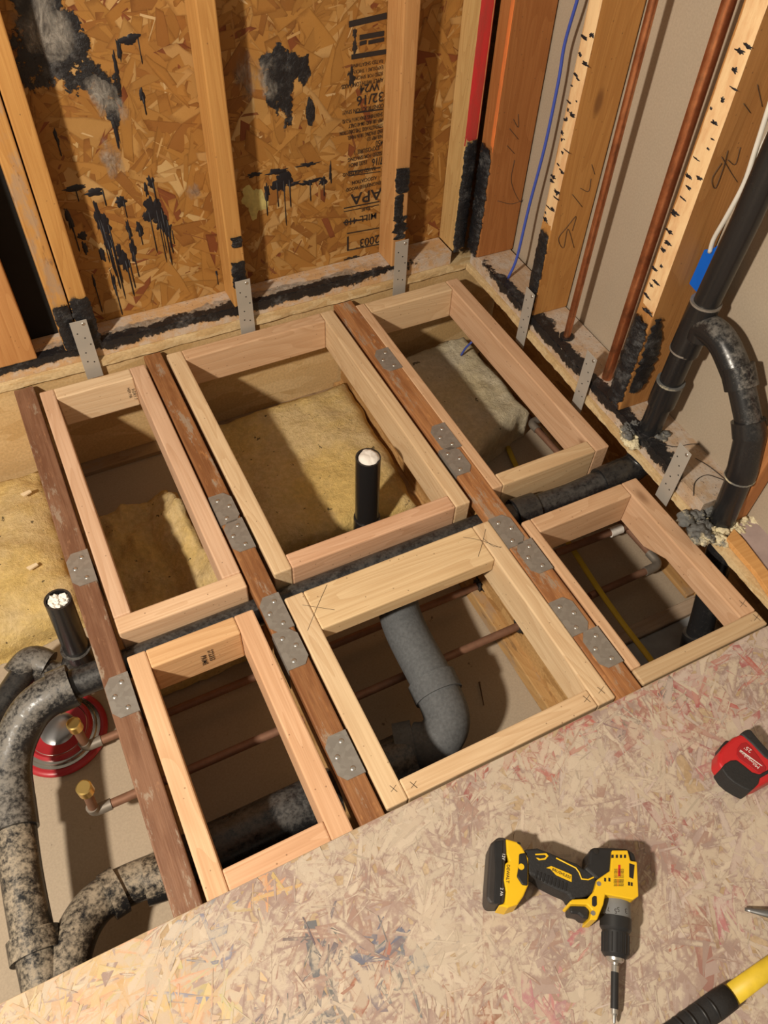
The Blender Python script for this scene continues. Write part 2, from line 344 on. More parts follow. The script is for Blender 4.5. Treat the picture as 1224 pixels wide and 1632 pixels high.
# strand boards: a sheet plus layers of flat wood strands, each with its own colour
def strands(name, o, U, N, w, h, count, ln, wd, colf, parent, bias=None, lift=.0010, seed=1, mt=None):
    r = random.Random(seed); o = V(o); U = V(U); N = V(N); Vv = N.cross(U)
    vs_, fs, uvs, cols, stn = [], [], [], [], []
    for i in range(count):
        cx, cy = r.random() * w, r.random() * h; a = r.gauss(bias, .75) if bias is not None and r.random() < .75 else r.random() * PI
        L = r.uniform(*ln) * r.uniform(.5, 1) / 2; B = r.uniform(*wd) * r.uniform(.45, 1) / 2; s1, s2 = r.uniform(-.8, .8) * B, r.uniform(-.8, .8) * B
        e1, e2 = r.uniform(.5, 1), r.uniform(.5, 1)
        pts = [(-L + s1, -B * e1), (-L * .3, -B), (L * .4, -B * r.uniform(.8, 1)), (L + s2, -B * e2), (L - s2, B * e2), (L * .2, B), (-L * .5, B * r.uniform(.75, 1)), (-L - s1, B * e1)]
        ca, sa = math.cos(a), math.sin(a); t1, t2 = r.gauss(0, .006), r.gauss(0, .02); hz = lift * (.35 + .65 * i / count)
        n = len(vs_)
        for x, y in pts + [(0, 0)]:
            X, Y = cx + x * ca - y * sa, cy + x * sa + y * ca
            X = min(max(X, 0), w); Y = min(max(Y, 0), h)
            vs_.append(tuple(o + U * X + Vv * Y + N * max(.0001, hz + x * t1 + y * t2)))
        k = o + U * min(max(cx, 0), w) + Vv * cy; c = colf(k, r); c, st_ = c if len(c) == 2 else (c, c); ou, ov = r.random() * 9, r.random() * 9
        for q in range(8):
            q2 = (q + 1) % 8; fs.append((n + q, n + q2, n + 8)); uvs += [(pts[q][0] + ou, pts[q][1] + ov), (pts[q2][0] + ou, pts[q2][1] + ov), (ou, ov)]
            cols += [(*c, 0), (*c, 0), (*c, 1)]; stn += [(*st_, 1)] * 3
    m = bpy.data.meshes.new(name); m.from_pydata(vs_, [], fs); m.update(); m.materials.append(mt or M_OSB)
    ul = m.uv_layers.new(name='UVMap'); ca_ = m.color_attributes.new('strand', 'FLOAT_COLOR', 'CORNER')
    ul.data.foreach_set('uv', [q for p in uvs for q in p]); ca_.data.foreach_set('color', [q for p in cols for q in p]); m.color_attributes.new('stain', 'FLOAT_COLOR', 'CORNER').data.foreach_set('color', [q for p in stn for q in p])
    ob = bpy.data.objects.new(name, m); link(ob, parent); ob['kind'] = 'stuff'
    return ob
def text(name, s, size, o, U, N, mt, parent, lift=.0016, ax='CENTER', sx=1.0):
    c = bpy.data.curves.new(name, 'FONT'); c.body = s; c.size = size; c.align_x = ax; c.align_y = 'CENTER'; c.resolution_u = 2; c.offset = size * (.012 if size > .012 else 0)
    t = bpy.data.objects.new(name + '_curve', c); COL.objects.link(t)
    dg = bpy.context.evaluated_depsgraph_get(); m = bpy.data.meshes.new_from_object(t.evaluated_get(dg)); bpy.data.objects.remove(t)
    m.materials.clear(); m.materials.append(mt); m.name = name
    return link(bpy.data.objects.new(name, m), parent, axes(U, N, V(o) + V(N) * lift) @ Matrix.Diagonal((sx, 1, 1, 1)))
def band(name, o, U, Vv, N, L, f0, f1, th, mt, parent, ns=60, nv=5, seed=0, rag=.25, one=False):
    """a smeared strip that lies on a face: ragged edges, lumpy thickness"""
    o = V(o); U = V(U); Vv = V(Vv); N = V(N); r = random.Random(seed); m = MB(); m.film = []
    for i in range(ns + 1):
        s = L * i / ns; a, b = f0(s / L), f1(s / L); d = (b - a) * rag
        a += d * mnoise.noise(V((s * 90, seed, 0))) * .8 + r.uniform(-.12, .12) * d; b += d * mnoise.noise(V((s * 90, seed + 9, 3))) * .8 + r.uniform(-.12, .12) * d
        for k in range(nv + 1):
            v = a + (b - a) * k / nv; e = math.sin(PI * k / nv) ** .5
            q = th * e * (.6 + .9 * abs(mnoise.noise(V((s * 120, v * 120, seed))))) if 0 < k < nv and 0 < i < ns else -.0004
            if one and k == 0 and 0 < i < ns: q = .0011
            m.film.append((1 - k / nv if one else min(1, 4 * math.sin(PI * k / nv))) * min(1, 6 * i / ns, 6 * (ns - i) / ns))
            m.v.append(tuple(o + U * s + Vv * v + N * q))
    for i in range(ns):
        for k in range(nv):
            A = i * (nv + 1) + k; m.f.append((A, A + nv + 1, A + nv + 2, A + 1))
    if U.cross(Vv).dot(N) < 0: m.f = [q[::-1] for q in m.f]
    return m.build(name, mt, parent, smooth=True)
def splat(name, c, U, Vv, N, ru, rv, mt, parent, seed=0, drips=(), rough=.5, th=.0016, lift=.0012):
    """a splash of tar on a face with runs below it"""
    c = V(c); U = V(U); Vv = V(Vv); N = V(N); m = MB(); k = 40; r = random.Random(seed)
    m.v.append(tuple(c + N * (lift + th))); m.film = [1.0] + [.62] * k + [0.0] * k
    for ring, hh in ((.6, .9), (1.0, 0)):
        for i in range(k):
            a = 2 * PI * i / k; q = ring * (1 + rough * mnoise.noise(V((math.cos(a) * 1.8 + seed * 5, math.sin(a) * 1.8, seed))) + rough * .3 * mnoise.noise(V((math.cos(a) * 5 + seed, math.sin(a) * 5, 4))))
            m.v.append(tuple(c + U * (ru * math.cos(a) * q) + Vv * (rv * math.sin(a) * q) + N * (lift * (1 if hh else .2) + th * hh)))
    for i in range(k):
        j = (i + 1) % k; m.f.append((0, 1 + i, 1 + j)); m.f.append((1 + i, 1 + k + i, 1 + k + j, 1 + j))
    for du, ln in drips:
        p = c + U * du + N * (lift + th * .3); wq = .0016 + .0012 * r.random()
        m.tube([p, p - Vv * (rv * .5 + ln * .5), p - Vv * (rv * .6 + ln * .9), p - Vv * (rv * .6 + ln)], [wq, wq * .8, wq, wq * .3], 6, True, .6)
    if U.cross(Vv).dot(N) < 0: m.f = [q[::-1] for q in m.f]
    return m.build(name, mt, parent, smooth=True)
def pencil(o3, pts, parent, N, r=.00032, mt=None):
    return MB().tube(curve([V(p) for p in pts], 5), r, 5).build('pencil_mark', mt or M_PENCIL, parent, smooth=True)

# wood tones
PALE = (.72, .54, .335); PALE2 = (.68, .50, .305); PINK = (.67, .455, .305); FIR = (.62, .33, .155); FIR2 = (.64, .425, .26); STUD = (.52, .275, .085); STUD2 = (.47, .235, .070); STUDR = (.36, .145, .045); STUDY = (.55, .36, .15)

# ================================================================== setting
TH = -.020; THW = -.034                       # the right-hand wall is a little out of square
def xs(y): return -.022 + .020 * y            # room-side edge of the subfloor strip under it
def xd(y): return .097 + .034 * y             # its drywall
YB = .062                                     # back sheathing face
SUBY = -1.243
# ceiling of the storey below, seen between the joists
ceil = MB().box(-2.3, .45, -2.4, .12, -.318, -.303).build('ceiling', M_DRYB); tag(ceil, kind='structure')
# floor sheet
fl = MB().box(-2.5, .13, -2.6, SUBY, .0, .0178).build('floor', mk_osb_tex('subfloor_core', (.42, .30, .18), (.52, .40, .27), .8), bevel=.001); tag(fl, kind='structure')
BEIGE = [(.56, .475, .37), (.54, .455, .355), (.58, .49, .385), (.53, .44, .34), (.56, .465, .36)]
MAUVE = [(.48, .37, .31), (.44, .33, .28), (.50, .40, .34)]
PATCH = [(1110, 1130, 70, (.36, .08, .085)), (1040, 1140, 60, (.38, .14, .13)), (850, 1190, 50, (.40, .12, .11)), (900, 1160, 40, (.42, .10, .09)), (720, 1215, 45, (.33, .10, .08)), (1185, 1060, 40, (.42, .10, .10)), (1120, 1095, 30, (.45, .09, .10)),
         (920, 1490, 26, (.46, .15, .15)), (1150, 1210, 35, (.40, .18, .16)), (1080, 1310, 26, (.34, .10, .085)), (1170, 1450, 25, (.42, .15, .17)), (870, 1620, 40, (.46, .2, .2)), (750, 1590, 30, (.30, .11, .075)), (1100, 1395, 22, (.36, .12, .11)), (1110, 1470, 34, (.33, .16, .12)),
         (330, 1490, 38, (.20, .22, .29)), (300, 1540, 40, (.25, .26, .30)), (510, 1525, 36, (.12, .12, .14)), (560, 1560, 40, (.15, .14, .16)), (620, 1545, 34, (.17, .17, .19)), (650, 1535, 24, (.14, .15, .19)), (590, 1490, 18, (.13, .14, .19)), (450, 1620, 28, (.13, .13, .16)), (540, 1625, 26, (.14, .14, .17)), (1075, 1105, 26, (.13, .12, .12)), (1000, 1150, 22, (.22, .18, .17)),
         (240, 1590, 75, (.62, .40, .20)), (150, 1600, 80, (.63, .43, .23)), (60, 1625, 70, (.60, .41, .22)), (420, 1420, 24, (.58, .36, .17)), (330, 1620, 50, (.62, .47, .28)), (555, 1570, 20, (.30, .09, .05)), (640, 1215, 24, (.34, .16, .12)), (600, 1560, 26, (.36, .13, .09)), (500, 1290, 40, (.38, .27, .22))]
PATCHW = [(at(u, v, z=.018), p * .00098, c) for u, v, p, c in PATCH]
STAIN = [(.34, .235, .205), (.30, .205, .185), (.38, .28, .25), (.33, .20, .165)]
def floor_col(p, r):
    b = r.choice(BEIGE); k = r.uniform(.95, 1.05); b = tuple(x * k for x in b); st_ = r.choice(STAIN)
    side = min(1, max(0, (p.x + .75) / .6))                       # greyer, pinker paint film towards the right-hand wall
    if r.random() < .5 * side: m_ = r.choice(((.52, .43, .39), (.54, .44, .405), (.50, .39, .36))); b = tuple(x * .4 + y * .6 for x, y in zip(b, m_))
    for q, rad, c in PATCHW:
        d = (V((p.x, p.y)) - V((q.x, q.y))).length / rad
        if d < 1.25 and r.random() < .72 * (1.25 - d) ** .5:
            st_ = tuple(x * r.uniform(.8, 1.1) for x in c); t = r.uniform(.0, .20) if r.random() < .90 else r.uniform(.35, .65); b = tuple(x * (1 - t) + y * t for x, y in zip(b, c))
    return b, st_
strands('wood_strands', (-1.62, -2.12, .0178), (1, 0, 0), (0, 0, 1), 1.72, .876, 8000, (.03, .13), (.006, .026), floor_col, fl, bias=.75, lift=.0005, seed=5, mt=M_FLOOR)
strands('wood_slivers', (-1.62, -2.12, .0182), (1, 0, 0), (0, 0, 1), 1.72, .876, 2600, (.012, .05), (.0012, .005), lambda p, r: (lambda c, k: (tuple(x * k for x in c[0]), c[1]))(floor_col(p, r), r.choice((1.06, 1.03, 1.0, .93, .84))), fl, bias=.6, lift=.0006, seed=8, mt=M_FLOOR)
# back wall: strand board sheathing, black felt left of the double stud
wb = MB().box(-1.07, .10, YB, YB + .012, -.0, 1.35).build('wall_back', mk_osb_tex('sheathing_core', (.30, .15, .045), (.42, .23, .08)))
tag(wb, kind='structure')
OSBP = [(.41, .205, .050), (.43, .22, .056), (.37, .175, .040), (.49, .275, .085), (.43, .215, .052), (.31, .135, .032), (.54, .33, .125), (.40, .195, .047), (.42, .21, .05)]
def wall_col(p, r):
    k = r.uniform(.90, 1.08); q = r.random()
    c = (.25, .08, .027) if q < .035 else (.60, .41, .18) if q < .05 else r.choice(OSBP)
    return tuple(x * k for x in c)
strands('wood_strands', (-1.04, YB, .04), (1, 0, 0), (0, -1, 0), 1.06, 1.25, 3000, (.08, .22), (.02, .06), wall_col, wb, bias=None, lift=.0010, seed=11)
strands('wood_slivers', (-1.04, YB - .0008, .04), (1, 0, 0), (0, -1, 0), 1.06, 1.25, 260, (.02, .07), (.002, .007), lambda p, r: r.choice(((.66, .47, .24), (.58, .36, .14), (.24, .09, .03), (.44, .23, .07))), wb, lift=.0006, seed=4)
wl = MB().box(-2.3, -1.0701, YB, YB + .012, 0, 1.35).build('wall_left', M_FELT); tag(wl, kind='structure')
MW = Matrix.Translation(V((xd(0), 0, 0))) @ Matrix.Rotation(THW, 4, 'Z')
wr = MB().box(0, .0125, -2.6, .1, -.0, 1.45).build('wall_right', M_DRY, M=MW); tag(wr, kind='structure')
# subfloor strips left under the wall plates, with ragged cut edges
def ragged_strip(name, L, wid, seed, M, label, rg=1.0):
    r = random.Random(seed); m = MB(); n = 110; e = 0
    for i in range(n + 1):
        x = L * i / n; e = e * .6 + r.uniform(-.004, .004) * rg; e2 = e + r.uniform(-.003, .003) * rg
        m.v += [(x, e2, .0), (x, e, .009), (x, e, .0178), (x, wid, .0178), (x, wid, 0)]
    for i in range(n):
        A = 5 * i
        for k in range(5): m.f.append((A + k, A + 5 + k, A + 5 + (k + 1) % 5, A + (k + 1) % 5))
    m.f += [(4, 3, 2, 1, 0), tuple(5 * n + k for k in range(5))]
    o = m.build(name, mk_osb_tex('strip_' + label.split()[1], (.56, .38, .18), (.70, .54, .31), 1.3), M=M); return tag(o, label, 'subfloor strip')
ragged_strip('subfloor_strip', 2.235, .105, 2, Matrix.Translation((-2.1 - .035, -.026, 0)), 'pale ragged cut edge of subfloor under the wall with printed board', .35)
ragged_strip('subfloor_strip', 1.215, .145, 4, Matrix.Translation((xs(-.0285), -.0285, 0)) @ Matrix.Rotation(-PI / 2 + TH, 4, 'Z'), 'splintered pale cut edge of subfloor under the wall with black pipes', .28)
# ------------------------------------------------------------------ wall framing
bp = boxbeam('bottom_plate', -2.1, -.066, -.014, YB - .002, .0182, .056, (.58, .37, .19), mt=M_PLATE, bev=.0008); tag(bp, 'dusty bottom plate with black tar along its edge under the strand board', 'bottom plate')
yc = -.63; rp = boxbeam('bottom_plate', -.058, .058, -.5, .30, .0182, .056, (.52, .36, .22), mt=M_PLATE)
def rw(name, y0, y1, z0, z1, color, x0=.008, x1=None, mt=None, bev=.003, parent=None):
    """member of the right-hand wall: y range along it, x0..x1 measured from the strip's edge"""
    c = (y0 + y1) / 2; b = xs(c); x1 = x1 or xd(c) - b - .004
    return boxbeam(name, b + x0, b + x1, y0, y1, z0, z1, color, parent, mt, bev, TH)
COL.objects.unlink(rp); bpy.data.objects.remove(rp)
rp = rw('bottom_plate', -.985, -.03, .0182, .056, (.50, .36, .24), mt=M_PLATE, bev=.0008); tag(rp, 'dusty bottom plate with copper pipes and cables through it, right wall', 'bottom plate')
ZT = 1.3; yF = -.014
def stud(x0, x1, color, label, name='wall_stud', mt=None): o = boxbeam(name, x0, x1, yF, YB - .002, .0562, ZT, color, mt=mt); return tag(o, label, 'stud', 'studs of the walls')
sd1 = stud(-1.074, -1.0375, STUD, 'left half of the doubled stud with splintered edge by black opening', mt=M_DIRTY)
sd2 = stud(-1.0345, -.996, STUD, 'right half of the doubled stud with tar at its foot')
s2 = stud(-.671, -.633, STUD, 'single stud between the drip-stained panel and the printed panel')
s3 = stud(-.247, -.209, (.52, .28, .11), 'stud that covers the right end of the upside-down printing')
sc = stud(-.0645, -.029, STUDY, 'corner stud with red sprayed face above black tar')
swide = boxbeam('wall_stud', -1.40, -1.136, yF, YB - .002, .0562, ZT, (.52, .26, .095)); tag(swide, 'wide plank post left of the black opening', 'stud', 'studs of the walls')
r0 = rw('wall_stud', -.068, -.0145, .0562, ZT, STUDR, x0=.004); tag(r0, 'reddish corner stud with pencilled number left of the blue cable', 'stud', 'studs of the walls')
sA = rw('wall_stud', -.335, -.297, .0562, ZT, STUD2); tag(sA, 'stud with cream splattered face between blue cable and thin copper pipe', 'stud', 'studs of the walls')
sB = rw('wall_stud', -.695, -.650, .0562, ZT, (.44, .215, .07)); tag(sB, 'stud with scraped cream face beside the thick copper pipe', 'stud', 'studs of the walls')
sC = rw('wall_stud', -1.028, -.990, .0182, ZT, (.46, .20, .075), x0=.06); tag(sC, 'stud at the right edge beside the pipe set in foam', 'stud', 'studs of the walls')
NB = V((0, -1, 0)); UX = V((1, 0, 0)); UZ = V((0, 0, 1))
# tar smeared along the plates and up the studs
nz = lambda t, f, k: mnoise.noise(V((t * f, k, 1.3)))
band('tar_bead', (-2.0, yF - .0004, .0565), UX, -UZ, NB, 1.93, lambda t: -.0022, lambda t: min(.034, max(.010, .030 + .016 * nz(t, 42, 1))), .0016, M_TARF, bp, 420, 4, 1, .15, True)
band('tar_bead', (-2.0, yF, .056), UX, V((0, 1, 0)), UZ, 1.93, lambda t: -.0022, lambda t: max(.012, .030 + .016 * nz(t, 30, 3)), .0018, M_TARF, bp, 420, 5, 2, .15, True)
band('grey_smear', (-2.0, yF, .0558), UX, V((0, 1, 0)), UZ, 1.93, lambda t: .004, lambda t: .042 + .02 * nz(t, 22, 9), .0012, M_HAZE, bp, 200, 4, 7, .3)
UY = V((-.020, -1, 0)).normalized(); NR = V((-1, .020, 0)).normalized()
band('tar_bead', (xs(-.05) + .0075, -.05, .0565), UY, -UZ, NR, .92, lambda t: -.0022, lambda t: min(.034, max(.010, .030 + .014 * nz(t, 20, 5))), .0018, M_TARF, rp, 240, 4, 3, .15, True)
band('tar_bead', (xs(-.05) + .008, -.05, .056), UY, -NR, UZ, .92, lambda t: -.0022, lambda t: max(.012, .040 + .020 * nz(t, 16, 7)), .0022, M_TARF, rp, 240, 6, 4, .15, True)
def tar_stud(st, xa, xb, z0, z1, seed, th=.005, rag=.15, mt=None, n=40):
    return band('tar_smear', ((xa + xb) / 2, yF, z0), UZ, UX, NB, z1 - z0, lambda t: -(xb - xa) * .54, lambda t: (xb - xa) * .54, th, mt or M_TARF, st, n, 6, seed, rag)
tar_stud(sd2, -1.036, -.991, .05, .195, 11, .008); tar_stud(sd1, -1.074, -1.037, .05, .185, 12, .008)
tar_stud(s2, -.668, -.633, .10, .185, 13); tar_stud(s2, -.660, -.634, .215, .245, 14)
tar_stud(s3, -.247, -.209, .255, .325, 15); tar_stud(s3, -.247, -.222, .18, .26, 16); tar_stud(s3, -.244, -.211, .13, .20, 17, .003, .5)
tar_stud(sc, -.0655, -.0285, .04, .37, 18, .010, .12, n=70); 
def tar_right(st, y0, y1, z0, z1, seed, th=.005, rag=.15, x0=.008, mt=None, n=40, name='tar_smear'):
    c = (y0 + y1) / 2; return band(name, (xs(c) + x0, c, z0), UZ, UY, NR, z1 - z0, lambda t: -abs(y1 - y0) * .53, lambda t: abs(y1 - y0) * .53, th, mt or M_TARF, st, n, 6, seed, rag)
tar_right(r0, -.016, -.069, .04, .36, 21, .012, .12, .004, n=70)
tar_right(sA, -.297, -.336, .04, .29, 22, .007, .2); tar_right(sB, -.650, -.697, .05, .31, 23, .016, .2, n=50)
band('tar_smear', (xs(-.70) + .012, -.6953, .10), UZ, V((1, 0, 0)), V((0, -1, 0)), .22, lambda t: 0, lambda t: .055 * math.sin(PI * (.25 + .7 * t)), .008, M_TARF, sB, 40, 6, 24, .3)
# sprayed and scraped faces; the orange edge is a highlight painted on
tar_stud(sc, -.0645, -.0315, .34, 1.2, 31, .0006, .02, M_REDP); tar_right(r0, -.053, -.067, .34, 1.2, 32, .0006, .05, .004, M_EDGEHI, name='edge_highlight')
tar_right(sA, -.2985, -.3335, .29, 1.2, 33, .0012, .03, .008, M_CREAM, name='scraped_face'); tar_right(sB, -.6525, -.6935, .31, 1.2, 34, .0012, .05, .008, M_CREAM, name='scraped_face')
rr = random.Random(5)
for st, yy, hw in ((sA, -.316, .015), (sB, -.673, .017)):
    for i in range(34 if st is sA else 26):
        z = .30 + (i / 34 if st is sA else i / 26) * (.40 if st is sA else .52) + rr.uniform(-.01, .01); y = yy + rr.uniform(-hw, hw)
        splat('tar_speck', V((xs(y) + .008, y, z)), UY, UZ, NR, rr.uniform(.003, .012), rr.uniform(.0012, .0045), M_SPLAT, st, i, (), .9, .0006, .0016)
# splashes of tar on the sheathing
def ws(u, v, ru, rv, seed, drips=(), rough=.6, mt=None, nm='tar_splash', th=.0016):
    c = at(u, v, y=YB); return splat(nm, c, UX, UZ, NB, ru * .0014, rv * .0020, mt or M_SPLAT, wb, seed, [(a * .0014, b * .0020) for a, b in drips], rough, th)
for k, (u, v, a, b) in enumerate(((66, 40, 46, 52), (92, 82, 44, 44), (45, 95, 34, 44))): ws(u, v, a, b, 40 + k, (), .3, M_TARS)
for k, (u, v, a, b) in enumerate(((112, 92, 30, 22), (140, 112, 30, 20), (166, 138, 26, 22), (184, 135, 10, 24), (180, 175, 12, 26), (128, 72, 18, 16))): ws(u, v, a, b, 50 + k, (), .3, M_TARS)
for k, (u, v, a, b) in enumerate(((64, 36, 44, 36), (86, 60, 36, 32), (166, 158, 28, 26), (150, 140, 22, 18), (192, 178, 18, 22), (178, 245, 24, 30), (306, 305, 18, 14), (420, 112, 30, 26), (392, 120, 24, 40), (428, 140, 20, 20))): ws(u, v, a, b, 60 + k, (), .3, M_HAZE, 'grey_lint', .0024)
for k, (u, v, a, b, d) in enumerate(((205, 62, 16, 5, [(12, 20)]), (190, 78, 4, 12, []), (183, 100, 3, 14, []), (226, 152, 4, 8, [(1, 14)]), (183, 200, 3, 30, []), (120, 300, 20, 4, [(0, 12)]), (150, 305, 16, 5, [(12, 15)]), (192, 320, 9, 7, [(4, 16)]), (245, 335, 16, 18, [(-8, 40), (4, 55), (12, 60)]), (256, 352, 12, 14, [(0, 30), (10, 34)]),
        (268, 368, 7, 12, [(0, 14), (6, 10)]), (157, 350, 6, 22, [(0, 40), (3, 50)]), (167, 358, 9, 14, [(-3, 55), (5, 66)]), (172, 382, 8, 14, [(0, 55), (4, 70)]), (205, 366, 4, 12, [(0, 16)]), (197, 415, 8, 14, [(3, 40), (8, 30)]), (212, 400, 6, 16, [(0, 24)]), (222, 365, 6, 9, [(0, 14)]), (130, 376, 9, 5, []), (110, 350, 5, 14, [(2, 30)]), (135, 395, 4, 9, []), (182, 452, 3, 16, [(0, 34)]), (150, 450, 2, 12, [(0, 34)]), (190, 400, 5, 12, []), (163, 405, 5, 9, []), (240, 290, 6, 8, [(3, 20)]), (232, 300, 3, 10, []), (345, 435, 2, 4, [(0, 14)]), (90, 220, 3, 10, [(0, 12)]))): ws(u, v, a, b, 80 + k, d, .7)
# second panel
for k, (u, v, a, b, d) in enumerate(((448, 288, 18, 12, [(-8, 24), (4, 50), (14, 28)]), (440, 274, 20, 4, []), (492, 290, 18, 4, [(2, 22)]), (514, 288, 8, 6, [(2, 16)]), (526, 276, 3, 12, []), (425, 306, 5, 12, [(-2, 22)]), (492, 262, 20, 3, []), (467, 293, 14, 3, []), (403, 278, 14, 3, []))): ws(u, v, a, b, 130 + k, d, .9)
for k, (u, v, a, b) in enumerate(((438, 112, 34, 30), (444, 145, 30, 34), (470, 104, 24, 18), (484, 112, 14, 24), (456, 168, 18, 28), (494, 178, 10, 18))): ws(u, v, a, b, 145 + k, (), .3, M_TARS)
ws(403, 320, 20, 22, 160, (), .7, plain('pale_green_fluff', (.52, .44, .17), .95, 0, .1, .3, 90, .003), 'fluff', .004)
# upside-down printing on the board, running under the third stud
def wtext(s, u, v, size, sx=1.0): return text('printed_line', s, size, at(u, v, y=YB), V((-1, 0, 0)), NB, M_INK, wb, .0022, 'LEFT', sx)
PX = 612
for s, v, size, sx in (('RATED SHEATHING', 90, .011, .8), ('EXPOSURE 1 THICKNESS', 100, .011, .7), ('SIZED FOR SPACING', 110, .011, .75), ('APPLY WITH LONG AXIS', 120, .013, .7)): wtext(s, PX - 2, v + 6, size, sx)
wtext('W24', PX - 8, 136, .024); wtext('32/16', PX - 1, 152, .030); wtext('CONSTRUCTION SPAN', PX - 1, 167, .013, .75)
for s, v in (('SHEATHING SPAN 24/16 PS-2-92', 181), ('PRP-108 HUD UM-40 DAILY', 190), ('STRENGTH AXIS THIS DIRECTION', 199), ('END SPACING 1/8 IN PANEL', 208), ('NER PRP 133', 216), ('450', 226)): wtext(s, PX - 3, v, .013 if s != '450' else .022, .55)
wtext('EXPOSURE 1', PX - 8, 234, .015, .8); wtext('SIZED FOR SPACING', PX - 4, 243, .013, .75); wtext('7/16', PX - 2, 254, .026, .65); wtext('15/32 INCH', PX - 27, 257, .014, .7); wtext('RATED SHEATHING', PX - 14, 267, .013, .75)
wtext('ENGINEERED WOOD', PX - 6, 290, .013, .75); wtext('ASSOCIATION', PX - 12, 282, .013, .8); wtext('APA', PX - 4, 306, .042, 1.1); wtext('THE', PX - 22, 330, .014); wtext('MILL 410', PX - 12, 342, .024); wtext('2003', PX - 8, 379, .034, .85); wtext('EC', PX - 43, 410, .026)
def wbar(u0, v0, u1, v1, wd): a, b = at(u0, v0, y=YB - .0022), at(u1, v1, y=YB - .0022); n = V((0, 0, wd)); MB().prism([a, b, b + n, a + n], (0, -.0003, 0)).build('printed_bar', M_INK, wb)
for q in ((556, 44, 616, 30, .012), (560, 95, 616, 86, .010), (573, 64, 612, 57, .010), (573, 73, 584, 70, .008), (587, 71, 612, 66, .008), (566, 181, 610, 175, .003), (555, 275, 606, 268, .003), (555, 281, 606, 274, .002), (548, 333, 604, 322, .003), (548, 338, 604, 327, .002), (547, 356, 585, 350, .004), (553, 400, 604, 390, .003), (553, 373, 604, 364, .003), (548, 415, 573, 409, .003), (553, 400, 555.5, 398.5, .040)): wbar(*q)
for u, v, a, b in ((565, 52, 5, 7), (566, 74, 6, 12), (560, 122, 7, 12)): ws(u, v, a, b, int(u), (), .8, M_INK, 'printed_mark', .0004)
# strips of metal strapping
def strap(M, label):
    t = thing('strap_tie', label, 'strap tie', M.to_translation(), 'metal straps along the walls')
    MB().box(-.0185, .0185, -.0011, 0, 0, .162).build('strap', M_STRAP, t, .0004, M=M)
    for x, z in ((-.009, .13), (.004, .115), (.012, .095), (-.006, .05), (.008, .045), (.009, .152), (-.004, .075)):
        inst('nail_hole' if z < .14 else 'nail_head', HOLE if z < .14 else NAIL, M @ Matrix.Translation((x, -.0012, z)) @ Matrix.Rotation(PI / 2, 4, 'X'), t)
HOLE = MB().lathe((0, 0, 0), (0, 0, 1), [(-.0002, .0018), (.0002, .0018)], 10).mesh('nail_hole', M_HOLE)
NAIL = MB().lathe((0, 0, 0), (0, 0, 1), [(-.0005, .0042), (.0006, .0042), (.0014, .0032), (.0016, .0015)], 14).mesh('nail_head', M_NAIL, True)
for x, lb in ((-1.030, 'steel strap nailed below the doubled stud'), (-.650, 'steel strap below the single stud left of the printed panel'), (-.2295, 'steel strap below the stud beside the 2003 stamp')): strap(Matrix.Translation((x, -.0325, -.021)), lb)
for u, v, y, lb in ((828, 549, -.335, 'steel strap below the cream splattered stud by the thin copper pipe'), (918, 651, -.597, 'free-standing steel strap left of the thick copper pipe'), (1053, 798, -.914, 'leaning steel strap between the two black pipes')):
    p = at(u, v, x=xs(y) - .005); strap(Matrix.Translation(p) @ Matrix.Rotation(-PI / 2 + TH, 4, 'Z'), lb)
# ------------------------------------------------------------------ floor joists: flange, thin web, flange
S = 1.07
def ijoist(x0, x1, col, label, zb=-.3025, y0=-.028, y1=-2.3, old=None):
    c = (x0 + x1) / 2; t = thing('floor_joist', label, 'joist', (c, y0, zb), 'floor joists')
    boxbeam('top_flange', x0, x1, y1, y0, -.030, -.0005, col, t, old or M_OLD, .0025)
    boxbeam('web', c - .0055, c + .0055, y1, y0, zb + .038, -.030, (1, 1, 1), t, M_WEB, 0)
    boxbeam('bottom_flange', x0 - .004, x1 + .004, y1, y0, zb, zb + .038, (.50, .31, .13), t, M_DIRTY, .0025)
    return t
J1 = ijoist(-1.130 * S, -1.0898 * S, (.26, .135, .078), 'scuffed red-brown joist nearest the copper stubs with brass caps')
J2 = ijoist(-.8522 * S, -.8133 * S, (.34, .155, .06), 'worn brown joist in the middle with five steel hanger plates')
J3 = ijoist(-.3903 * S, -.3422 * S, (.46, .215, .085), 'orange-brown joist on the right with seven steel hanger plates')
JR = ijoist(.075, .12, (.40, .22, .1), 'edge joist hidden under the right-hand wall')
rim = boxbeam('rim_board', -2.3, .25, -.018, .02, -.3025, -.0006, (1, 1, 1), mt=M_RIM, bev=.001); tag(rim, 'yellowish strand rim board below the back wall', 'rim board')
led = boxbeam('nailer_strip', -2.3, .07, -.058, -.0185, -.3025, -.290, (.34, .24, .14), mt=M_DIRTY, bev=.001); tag(led, 'dusty wooden nailer along the foot of the rim board', 'nailer')
